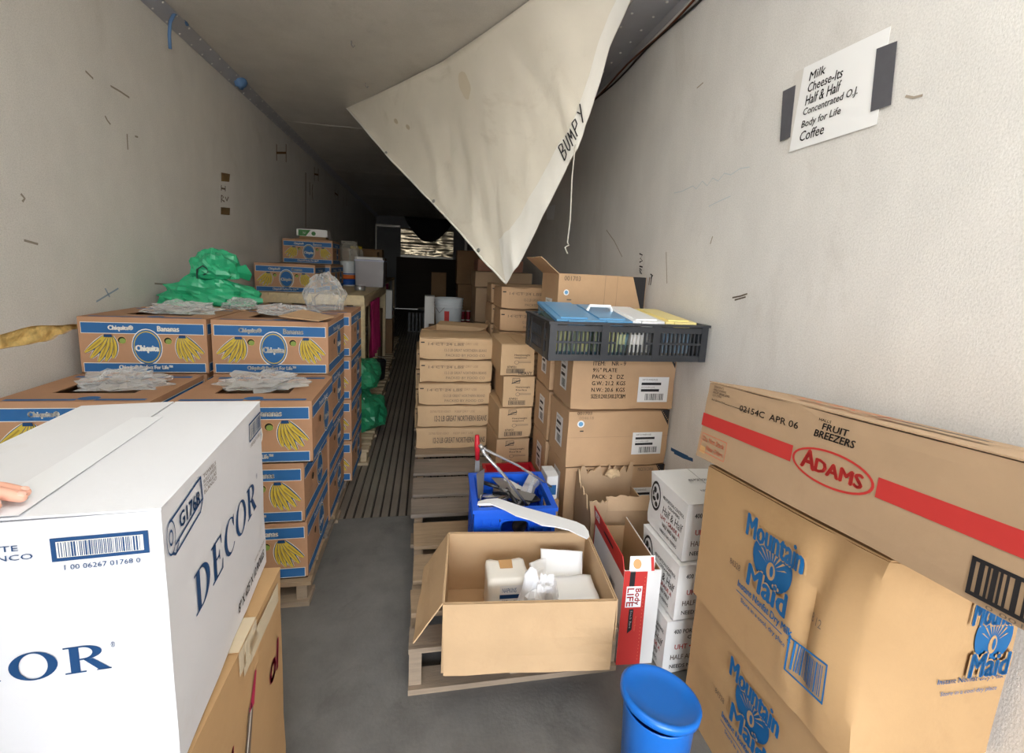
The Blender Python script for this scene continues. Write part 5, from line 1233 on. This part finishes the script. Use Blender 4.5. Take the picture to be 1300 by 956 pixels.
def napkin(label, x, y, z, w, d, t, rot, seed):
    mb = MB(); n = 9; vs = []
    for i in range(n + 1):
        for j in range(n + 1):
            vs.append(((i / n - .5) * w * (1 + .04 * noise.noise(Vector((seed, j * .5, 0)))), (j / n - .5) * d, .008 * noise.noise(Vector((i * .35 + seed * 4, j * .35, seed))) + t / 2))
    mb.add(vs, [(i * (n + 1) + j, (i + 1) * (n + 1) + j, (i + 1) * (n + 1) + j + 1, i * (n + 1) + j + 1) for i in range(n) for j in range(n)], TISSUE)
    e = Euler(rot); e.z += orz; o = mb.build('napkin', None, True, loc=oin(x, y, z), rot=tuple(e)); s = o.modifiers.new('t', 'SOLIDIFY'); s.thickness = t; s.offset = 0
    return tag(o, label, 'napkin', 'loose white napkins in the open carton')
napkin('white napkin stack lying flat, lowest in the open carton near the front', .165, -.04, .024, .17, .15, .032, (0, 0, .1), 1)
napkin('thick folded white napkin flat on the lowest stack in the open carton', .16, -.035, .062, .17, .15, .030, (.02, .02, -.05), 2)
napkin('folded white napkin third from the bottom at the front of the open carton', .165, -.04, .098, .17, .15, .028, (.03, -.02, .08), 3)
napkin('folded white napkin topmost of the flat ones in the open carton', .16, -.035, .132, .17, .14, .024, (.06, -.02, .03), 8)
napkin('white napkin leaning upright at the back of the open carton, largest face', .15, .085, .135, .15, .15, .018, (1.0, 0, -.12), 4)
napkin('white napkin standing edge-on left of the leaning napkin', .065, .045, .105, .13, .13, .016, (1.2, .3, .9), 5)
napkin('second white napkin standing edge-on at the left of the pile', .043, .02, .095, .13, .13, .016, (1.25, .4, 1.0), 6)
napkin('third white napkin standing edge-on beside the wrapped block', .085, .075, .12, .13, .13, .016, (1.1, .2, .7), 7)
pb_ = tag(crumple(0, 0, 0, .065, .05, .155, 17, .4, 28, 14, sheer('milky_bag', (246, 246, 248), .72, .2), True).build('poly_bag', None, False, loc=oin(.045, -.08, .006)), 'milky plastic bag in front of the napkin block in the open carton', 'bag')
mb = MB(); mb.slab([(0, 0, 0), (.07, 0, 0), (.07, .03, .035), (0, .03, .035)], .002, PRED); tag(mb.build('paper_scrap', None, loc=oin(-.075, -.075, .078), rot=(.3, 0, .1)), 'red and white paper scrap before the napkin block', 'paper')
plain_carton('napkin_box', 'small pale carton under the paper scrap in the open carton', oin(-.02, -.10, 0).x - .05, oin(-.02, -.10, 0).x + .05, oin(0, -.1, 0).y - .035, oin(0, -.1, 0).y + .035, PH + .007, PH + .075, PACKW, 83)

# ------------------------------------------------------------------ red and white carton, torn carton
rx0, rx1, ry0, ry1, rh = .700, .835, 1.315, 1.66, .370
rc = thing('red_carton', 'tall open red and white snack carton between the open carton and the creamer cartons', 'carton', ((rx0 + rx1) / 2, (ry0 + ry1) / 2, 0), math.radians(-4))
w, d, h = rx1 - rx0, ry1 - ry0, rh; t = .004
for a in ((-w / 2, w / 2, -d / 2, -d / 2 + t), (-w / 2, -w / 2 + t, -d / 2 + t, d / 2 - t), (w / 2 - t, w / 2, -d / 2 + t, d / 2 - t)):
    mb = MB(); mb.box(*a, 0, h, CREAMB); mb.build('side_panel', rc)
mb = MB(); mb.box(-w / 2, w / 2, d / 2 - t, d / 2, 0, h - .04, KIN); mb.build('side_panel', rc)
mb = MB(); mb.box(-w / 2 + t, w / 2 - t, -d / 2 + t, d / 2 - t, 0, .004, KIN); mb.build('bottom_panel', rc)
mb = MB(); mb.box(w / 2 - t - .002, w / 2 - t, -d / 2 + t, d / 2 - t, .01, h, KIN); mb.build('liner', rc)
mb = MB(); mb.slab([(-w / 2 - .001, -d / 2, h), (-w / 2 - .001, d / 2, h), (-w / 2 - .008, d / 2 + .0, h + .052), (-w / 2 - .006, -d / 2 + .012, h + .048)], .003, PRED); mb.build('flap', rc)
mb = MB(); mb.slab([(-.05, -d / 2 + .001, h - .002), (.04, -d / 2 + .001, h - .002), (.045, -d / 2 + .015, h + .045), (-.045, -d / 2 + .015, h + .045)], .002, PAPER); fl = mb.build('card_flap', rc)
mb = MB(); F = Face(mb, (-.047, -d / 2 - .0005, h - .002), (1, 0, 0), (0, .31, .95), .088, .046); F.oval(.30, .52, .17, .36, PTAN); F.rect(.86, .99, .0, 1.0, PRED); F.rect(.0, .86, -.02, .04, PAPERG); mb.build('cookie_picture', rc)
mb = MB(); F = front(mb, w, d, h)
F.poly([(0, 0), (.66, 0), (.62, 1), (0, 1)], PRED); F.up(); F.rect(.16, .30, .84, 1, INK); F.rect(.10, .52, .62, .84, PAPER); F.up(); F.text('Body', .30, .49, .645, .815, PRED, .02, 0, -90); F.text('LIFE', .13, .30, .63, .82, PRED, .02, 0, -90)
F.poly([(.22, .34), (.34, .38), (.34, .60), (.22, .60)], INK); F.text('Snack Bars', .255, .31, .40, .585, PAPER, 0, 0, -90); F.text('Peanut Butter', .39, .44, .36, .52, PORANGE, 0, 0, -90)
for i in range(24): F.rect(.56, .58, .05 + i * .038, .062 + i * .038, PORANGE)
mb.build('front_print', rc)
mb = MB(); F = left(mb, w, d, h); F.rect(0, 1, .93, 1, PRED); F.frame(.62, .80, .52, .72, .001, PGREY); F.barcode(.63, .79, .53, .71, INK, 16, 6); F.rect(.0, .03, 0, 1, PRED); F.rect(.0, 1, .0, .02, PRED); mb.build('side_print', rc)
mb = MB(); G = Face(mb, (-w / 2 - .0045, d / 2, h + .002), (0, -1, 0), (-.1, 0, 1), d, .048); G.rect(.06, .22, .25, .85, PAPER); G.up(); G.text('LIFE', .08, .2, .35, .75, PRED, .01); G.rect(.38, .7, .2, .4, INK); mb.build('flap_print', rc)
tc = thing('torn_carton', 'torn open brown carton behind the red and white carton', 'carton', (.86, 1.83, 0), math.radians(-3)); w, d, h = .27, .23, .36
for a in ((-w / 2, w / 2, -d / 2, -d / 2 + .005), (w / 2 - .005, w / 2, -d / 2 + .005, d / 2 - .005)): mb = MB(); mb.box(*a, 0, h, KRAFT4); mb.build('side_panel', tc)
def ragged(mb, p0, p1, up0, up1, m, seed, n=18):
    """a panel from edge p0-p1 whose far edge (up0..up1) is torn"""
    r = random.Random(seed); p0, p1, up0, up1 = map(Vector, (p0, p1, up0, up1)); lo, hi = [], []
    for i in range(n + 1):
        t = i / n; lo.append(p0.lerp(p1, t)); hi.append(lo[-1] + up0.lerp(up1, t) * (1 + r.uniform(-.10, .06)))
    nv = (p1 - p0).cross(up0).normalized() * .0025; k = n + 1
    mb.add([q + nv for q in lo] + [q + nv for q in hi] + [q - nv for q in lo] + [q - nv for q in hi],
           [(i, i + 1, k + i + 1, k + i) for i in range(n)] + [(2 * k + i, 3 * k + i, 3 * k + i + 1, 2 * k + i + 1) for i in range(n)], m)
    mb.add([q + nv for q in hi] + [q - nv for q in hi], [(i, i + 1, k + i + 1, k + i) for i in range(n)], TORN)
    mb.add([q + nv for q in lo] + [q - nv for q in lo], [(i, k + i, k + i + 1, i + 1) for i in range(n)], m)
mb = MB(); ragged(mb, (-w / 2, d / 2, 0), (w / 2, d / 2, 0), (0, 0, h + .09), (0, 0, h + .10), KRAFT4, 1); mb.build('side_panel', tc)
mb = MB(); ragged(mb, (-w / 2, -d / 2, 0), (-w / 2, d / 2, 0), (-.01, 0, h + .02), (-.01, 0, h + .09), KRAFT4, 2); mb.build('side_panel', tc)
mb = MB(); ragged(mb, (-w / 2 + .0, -d / 2, h - .06), (-w / 2 + .06, -d / 2 - .01, h - .04), (-.02, -.015, .12), (.0, -.01, .10), KRAFT4, 3, 10); mb.build('torn_flap', tc)
mb = MB(); ragged(mb, (-w / 2 + .07, -d / 2, h), (w / 2, -d / 2, h), (0, .035, .055), (0, .035, .05), KRAFT4, 4); mb.build('torn_flap', tc)
mb = MB(); mb.box(-w / 2 + .005, w / 2 - .005, -d / 2 + .005, d / 2 - .005, 0, .005, KIN); mb.build('bottom_panel', tc)
crumple(.03, d / 2 - .012, h + .06, .03, .012, .02, 5, .5, 12, 8, TORN, False).build('torn_patch', tc)

# ------------------------------------------------------------------ creamer cartons
CWd, CDd, CHh = .30, .255, .212
def creamer_front(mb, w, d, h):
    F = front(mb, w, d, h); F.text('400 PORTION CONTROL', .10, .80, .74, .82, PBLACK, .008); F.text('CREAMERS', .28, .62, .63, .70, PBLACK, .008); F.text('UHT • GRADE A', .13, .70, .45, .54, PRED, .012)
    F.text('HALF AND HALF', .09, .62, .26, .35, PGREY, .008); F.text('NEEDS NO REFRIGERATION', .09, .92, .10, .17, PBLACK, .008)
def creamer_side(mb, w, d, h):
    G = left(mb, w, d, h); G.text('400 PORTION CONTROL', .40, .95, .70, .76, PBLACK, .008); G.text('CREAMERS', .55, .85, .62, .67, PBLACK, .008); G.text('Half & Half', .42, .95, .44, .58, PBLACK, 0, .2); G.text('UHT • GRADE A', .38, .9, .33, .40, PRED, .01)
    G.text('HALF AND HALF', .45, .85, .22, .29, PGREY, .008); G.text('NEEDS NO REFRIG', .40, .85, .10, .15, PBLACK, .008)
    # cow-like round emblem kept generic: an oval frame with blotches
    for i in range(24):
        a, b = 2 * PI * i / 24, 2 * PI * (i + 1) / 24; G.poly([(.20 + .14 * q * math.cos(t), .62 + .27 * q * math.sin(t)) for q, t in ((.82, a), (1, a), (1, b), (.82, b))], PBLACK)
    for cu, cv, ru, rv in ((.17, .72, .04, .06), (.25, .64, .035, .07), (.16, .55, .05, .04), (.23, .48, .04, .05), (.13, .64, .02, .05)): G.oval(cu, cv, ru, rv, PBLACK, 9)
def creamer_top(mb, w, d, h):
    T = top(mb, w, d, h + .0012); T.k = 14
    T.text('400 PORTION CONTROL CREAMERS', .30, .95, .55, .62, PBLACK, .006, 0); T.text('NEEDS NO REFRIGERATION', .30, .9, .25, .30, PBLACK, .004)
creamer_print = [('front_lettering', creamer_front), ('side_lettering', creamer_side), ('top_lettering', creamer_top)]
cr0 = None
for k, (x, y, rz) in enumerate(((.833, 1.26, .0), (.848, 1.255, .012), (.862, 1.262, -.008))):
    lab = 'white creamer carton with black and red print, ' + ('bottom of three beside the red carton', 'middle of three beside the red carton', 'top of three, touching the long carton')[k]
    if k == 0: cr0 = plain_carton('creamer_carton', lab, x, x + CWd, y, y + CDd, .001, .001 + CHh, CREAMB, 90, creamer_print, rz, group='creamer cartons', along='y')
    else: dup(cr0, lab, (x + CWd / 2, y + CDd / 2, .001 + k * (CHh + .003)), rz)

# ------------------------------------------------------------------ dry-milk cartons and the long carton on them
MW, MD, MH = .345, .53, .420
def emblem(F, cu, cv, a, b, m):
    """blue oval emblem with pale plume strokes between the two name lines; a, b: half width and half height of the oval"""
    n = 28; F.poly([(cu + a * math.cos(2 * PI * i / n), cv + b * math.sin(2 * PI * i / n)) for i in range(n)], m); F.up()
    for i in range(9):
        t = .35 + i * .30; c_, s_ = math.cos(t), math.sin(t)
        F.poly([(cu + a * .25 * c_, cv - b * .25 + b * .30 * s_), (cu + a * .72 * c_ + a * .05, cv - b * .2 + b * .80 * s_), (cu + a * .72 * c_ - a * .06, cv - b * .2 + b * .82 * s_)], KRAFT3)
    F.oval(cu, cv - b * .32, a * .22, b * .34, KRAFT3, 14); F.up(); F.oval(cu + a * .05, cv - b * .30, a * .09, b * .22, m, 10); F.up()
    F.text('Mountain', cu - a * 1.40, cu + a * 1.40, cv + b * .42, cv + b * 1.30, KRAFT3, .07); F.up(); F.text('Mountain', cu - a * 1.40, cu + a * 1.40, cv + b * .42, cv + b * 1.30, m, .022); F.up()
    F.text('Maid', cu - a * 1.0, cu + a * 1.0, cv - b * 1.45, cv - b * .60, KRAFT3, .07); F.up(); F.text('Maid', cu - a * 1.0, cu + a * 1.0, cv - b * 1.45, cv - b * .60, m, .026); F.k = 0
def dry_milk(name, label, loc, rz, seed, crush, offset):
    r = thing(name, label, 'carton', loc, rz, 'dry-milk cartons')
    n = 26; mb = MB(); idx = {}; vs = []
    def warp(p):                           # buckled near corner, top bulging up towards the near end
        q = p.copy()
        if crush:
            t = max(0.0, 1 - abs(p.y + MD / 2) / .22) * max(0, 1 - abs(p.x + MW / 2) / .18); b_ = math.sin(min(1, p.z / MH) * PI)
            q += Vector((.030 * t * t * (.25 + b_), .045 * t * t * (.2 + b_), 0))
            t2 = math.exp(-((p.y + MD / 2 - .12 - .03 * math.sin(p.z * 9)) / .022) ** 2) * max(0, 1 - abs(p.x + MW / 2) / .05)
            t3 = math.exp(-((p.y + MD / 2 - .19 + .02 * math.sin(p.z * 7)) / .018) ** 2) * max(0, 1 - abs(p.x + MW / 2) / .05)
            q.x += .013 * t2 * (.3 + b_) - .006 * t3 * b_
            q.z += p.z / MH * (.050 * (.5 - p.y / MD) - .040 * (p.x / MW + .5))
        q.x += .003 * noise.noise(p * 7 + Vector((seed, 0, 0))) * (1 if abs(p.z - MH / 2) < MH / 2 - .001 else .3)
        return q
    def vert(i, j, k):
        if (i, j, k) not in idx:
            p = Vector(((i / n - .5) * MW, (j / n - .5) * MD, k / n * (MH - .008))); idx[(i, j, k)] = len(vs); vs.append(warp(p))
        return idx[(i, j, k)]
    fs = []
    for a in range(n):
        for b in range(n):
            fs += [(vert(a, 0, b), vert(a + 1, 0, b), vert(a + 1, 0, b + 1), vert(a, 0, b + 1)), (vert(a, n, b), vert(a, n, b + 1), vert(a + 1, n, b + 1), vert(a + 1, n, b)),
                   (vert(0, a, b), vert(0, a, b + 1), vert(0, a + 1, b + 1), vert(0, a + 1, b)), (vert(n, a, b), vert(n, a + 1, b), vert(n, a + 1, b + 1), vert(n, a, b + 1)),
                   (vert(a, b, n), vert(a + 1, b, n), vert(a + 1, b + 1, n), vert(a, b + 1, n)), (vert(a, b, 0), vert(a, b + 1, 0), vert(a + 1, b + 1, 0), vert(a + 1, b, 0))]
    mb.add(vs, fs, KRAFT3); o = mb.build('body', r, True); o.data.set_sharp_from_angle(angle=math.radians(50))
    wl = lambda u, v, e: warp(Vector((-MW / 2, MD / 2 - u, v))) + Vector((-.0005 - e * 3.5, 0, 0))
    wf = lambda u, v, e: warp(Vector((-MW / 2 + u, -MD / 2, v))) + Vector((0, -.0005 - e * 2.5, 0))
    def sheet_(side, nm, fn):
        mb = MB(); F = (left if side == 'l' else front)(mb, MW, MD, MH); F.warp = wl if side == 'l' else wf; fn(F); mb.build(nm, r)
    sheet_('l', 'emblem', lambda F: emblem(F, .52, .65, .12, .15, MMBLUE))
    def f1(F): F.text('Instant Nonfat Dry Milk', .335, .68, .345, .40, MMBLUE, .012); F.rect(.33, .68, .325, .331, MMBLUE); F.text('Store in a cool, dry place', .37, .66, .275, .31, MMBLUE, .006)
    sheet_('l', 'lettering', f1)
    sheet_('l', 'lot_number', lambda F: (F.text('84328', .26, .335, .45, .49, PGREY), F.text('B 12', .74, .81, .50, .545, PGREY)))
    def f2(F): F.frame(.67, .87, .17, .36, .004, MMBLUE); F.barcode(.69, .85, .19, .34, MMBLUE, 18, 9)
    sheet_('l', 'barcode', f2)
    sheet_('f', 'emblem', lambda F: emblem(F, .82, .66, .14, .14, MMBLUE))
    sheet_('f', 'lettering', lambda F: (F.text('Instant Nonfat Dry Milk', .48, .97, .42, .455, MMBLUE, .006), F.text('Store in a cool dry place', .52, .94, .36, .39, MMBLUE)))
    for sg_ in (-1, 1):
        x0, x1 = (-MW / 2 * .98, -.002) if sg_ < 0 else (.002, MW / 2); mb = MB(); vs2 = []; yn = -MD / 2 + (.012 if sg_ < 0 else 0)
        for zz_ in (MH - .0075, MH - .003):
            for i in range(9):
                y = yn + (MD / 2 - yn) * i / 8
                for x in (x0, x1): q = warp(Vector((x, y, MH - .008))); vs2.append((x if sg_ > 0 else max(x, q.x), y, q.z + zz_ - (MH - .008)))
        mb.add(vs2, [(2 * i, 2 * i + 2, 2 * i + 3, 2 * i + 1) for i in range(8)] + [(18 + 2 * i, 18 + 2 * i + 1, 18 + 2 * i + 3, 18 + 2 * i + 2) for i in range(8)] + [(2 * i, 18 + 2 * i, 18 + 2 * i + 2, 2 * i + 2) for i in range(8)] + [(2 * i + 1, 2 * i + 3, 18 + 2 * i + 3, 18 + 2 * i + 1) for i in range(8)] + [(0, 1, 19, 18), (16, 34, 35, 17)], KRAFT3); mb.build('flap', r)
    return r
dry_milk('dry_milk_carton', 'lower ochre dry-milk carton with blue print, on the floor under the crushed one', (.852 + MW / 2, .62 + MD / 2, .001), math.radians(0), 2, False, 0)
dry_milk('dry_milk_carton', 'crushed ochre dry-milk carton with blue emblem, under the long carton at the right', (.828 + MW / 2, .605 + MD / 2, .001 + MH + .002), math.radians(.6), 5, True, 0)
AW, AD, AH = .30, .88, .225
ac = thing('long_carton', 'long brown carton with a red stripe leaning against the right wall on top', 'carton', (0, 0, 0))
dent_box(AW, AD, AH, KRAFT4, .005, 3, 8).build('body', ac)
top_flaps(ac, AW, AD, AH, KRAFT4, 'y', .004, .003)
def long_print(nm, fn):
    mb = MB(); fn(left(mb, AW, AD, AH)); mb.build(nm, ac)
long_print('stripe', lambda F: F.rect(0, .392, .42, .585, PRED)); long_print('stripe', lambda F: F.rect(.62, 1, .42, .585, PRED))
def f3(F):
    for i in range(36):
        a, b = 2 * PI * i / 36, 2 * PI * (i + 1) / 36; F.poly([(.505 + .110 * q * math.cos(t), .492 + .165 * q2 * math.sin(t)) for q, q2, t in ((.94, .88, a), (1, 1, a), (1, 1, b), (.94, .88, b))], PRED)
    F.text('A', .425, .465, .425, .60, PRED, .03); F.text('DAMS', .466, .588, .43, .55, PRED, .04)
long_print('oval_logo', f3)
long_print('date_stamp', lambda F: F.text('02154C  APR 06', .17, .395, .755, .825, PBLACK, .006))
long_print('lettering', lambda F: (F.text('HALLS', .452, .486, .902, .928, PBLACK, .012, .1), F.text('FRUIT', .465, .535, .828, .888, PBLACK, .022, .1), F.text('BREEZERS', .446, .555, .745, .812, PBLACK, .022, .15)))
def f4(F):
    for i, t in enumerate(('CONTENTS', 'HALLS CHEWS', 'FRUIT BREEZERS', '12/1 CTN')): F.text(t, .03, .03 + (.05, .065, .085, .045)[i], .945 - i * .038, .972 - i * .038, PBLACK)
    F.text('Best Before Date', .03, .10, .775, .80, PBLACK); F.rect(.10, .21, .775, .781, PBLACK)
long_print('small_print', f4)
def f5(F): F.frame(.015, .145, .09, .33, .0018, PORANGE); F.text('Do Not Stack', .025, .135, .23, .295, PORANGE, .008); F.text('Near Odors', .05, .135, .13, .19, PORANGE, .008); F.rect(.015, .045, .07, .16, PTAN)
long_print('warning_print', f5)
def f6(F): F.frame(.80, .95, .055, .31, .006, INK); F.barcode(.812, .94, .075, .285, INK, 14, 12); F.text('0 0012546', .83, .93, .02, .045, PGREY)
long_print('barcode', f6)
mb = MB(); T = top(mb, AW, AD, AH + .008); T.k = 6; T.text('ADAMS', .25, .45, .45, .75, PORANGE, .01, 0, 90); mb.build('top_lettering', ac)
mb = MB(); T = top(mb, AW, AD, AH + .008); T.k = 6; T.rect(.30, .38, .28, .50, INK); mb.build('hand_slot', ac)
roll, pit, yaw = math.radians(8.16), math.radians(5.81), math.radians(-1.34)     # nose up, rolled back against the wall
ac.rotation_euler = (-pit, roll, yaw)
Mr = Euler((-pit, roll, yaw)).to_matrix(); cornerA = aty(901, 485, 1.20)
ac.location = cornerA - Mr @ Vector((-AW / 2, AD / 2, AH))

# blue tub with lid in front
bt = thing('blue_tub', 'round blue plastic tub lid tilted at the very front of the floor', 'tub', (.602, .905, 0))
mb = MB(); mb.lathe([(.075, 0), (.088, .30), (.090, .31), (.080, .30), (.068, .01), (0, .01)], LIDB, 28); mb.build('tub_body', bt, True)
mb = MB(); mb.lathe([(.094, -.012), (.099, -.010), (.100, .006), (.092, .010), (.086, .004), (.05, .002), (0, .002)], LIDB, 36, Matrix.Translation((0, 0, .325)) @ Matrix.Rotation(math.radians(8), 4, 'Y') @ Matrix.Rotation(math.radians(-4), 4, 'X')); mb.build('lid', bt, True)

# ------------------------------------------------------------------ far right
pl_ = thing('pail', 'white plastic pail with wire handle and red label behind the bean cartons', 'pail', (.235, 4.9, .735))
mb = MB(); mb.lathe([(.128, 0), (.132, .004), (.150, .285), (.155, .29), (.155, .30), (.144, .30), (.126, .012), (0, .012)], PAILW, 28); mb.build('body', pl_, True)
for z_ in (.20, .235, .262): mb = MB(); mb.lathe([(.144 + .02 * (z_ - .2), z_), (.153 + .02 * (z_ - .2), z_ + .004), (.144 + .02 * (z_ - .2), z_ + .009)], PAILW, 28); mb.build('rib', pl_, True)
mb = MB(); mb.tube([(-.155, 0, .25), (-.13, -.09, .19), (-.06, -.158, .12), (0, -.165, .10)][0:2] + [(-.10, -.13, .15), (-.05, -.155, .21)], .003, STEELD, 6); mb.build('handle', pl_)
mb = MB(); vs = []
for i in range(7):
    a = -PI / 2 - .36 + i * .06
    for z_ in (.02, .17): r = .1325 + (z_ / .285) * .018; vs.append((r * math.cos(a), r * math.sin(a), z_))
mb.add(vs, [(2 * i, 2 * i + 2, 2 * i + 3, 2 * i + 1) for i in range(6)], PRED); mb.build('label', pl_)
plain_carton('carton', 'brown carton under the white pail', .03, .46, 4.72, 5.1, .0, .733, KDARK, 100)
plain_carton('carton', 'narrow upright carton standing in the far aisle behind the pail', .08, .33, 8.0, 8.3, .0, 1.25, KDARK, 101)
plain_carton('carton', 'lower large carton of the far right stack behind the bean cartons', .50, 1.10, 4.75, 5.25, .0, .80, KRAFT4, 102)
plain_carton('carton', 'middle large carton of the far right stack behind the bean cartons', .505, 1.09, 4.76, 5.24, .801, 1.17, KRAFT4, 103)
plain_carton('carton', 'upper large carton of the far right stack behind the canvas tip', .495, 1.10, 4.77, 5.25, 1.171, 1.335, KRAFT4, 104)
plain_carton('carton', 'reddish top carton of the far right stack behind the canvas tip', .52, 1.0, 4.8, 5.2, 1.336, 1.46, mat('reddish_board', (150, 104, 84), 0.7), 105)
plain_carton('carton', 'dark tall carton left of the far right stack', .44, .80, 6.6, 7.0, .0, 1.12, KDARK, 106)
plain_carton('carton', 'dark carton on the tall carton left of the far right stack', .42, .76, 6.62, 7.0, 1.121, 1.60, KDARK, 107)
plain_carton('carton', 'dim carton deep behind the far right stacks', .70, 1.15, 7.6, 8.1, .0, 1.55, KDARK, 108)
for i, x in enumerate((.437, .505)):
    can_('red_carton_pack', 'red carton pack ' + ('nearer the pail' if i == 0 else 'farther from the pail') + ' on the dim carton', 'pack', (x, 5.55, .705), .028, .125, [(None, mat('pack_red' + str(i), (150, 30, 44), 0.45)), ((.1, .25), PWHITE)], mat('pack_lid' + str(i), (190, 180, 176), .4), 4)
plain_carton('carton', 'dim low carton behind the pail under the red packs', .30, .62, 5.40, 5.75, .0, .703, KDARK, 109)
plain_carton('white_box', 'dull white box standing beside the pail on the aisle side', -.02, .09, 5.15, 5.4, .0, 1.03, PAPERG, 110)
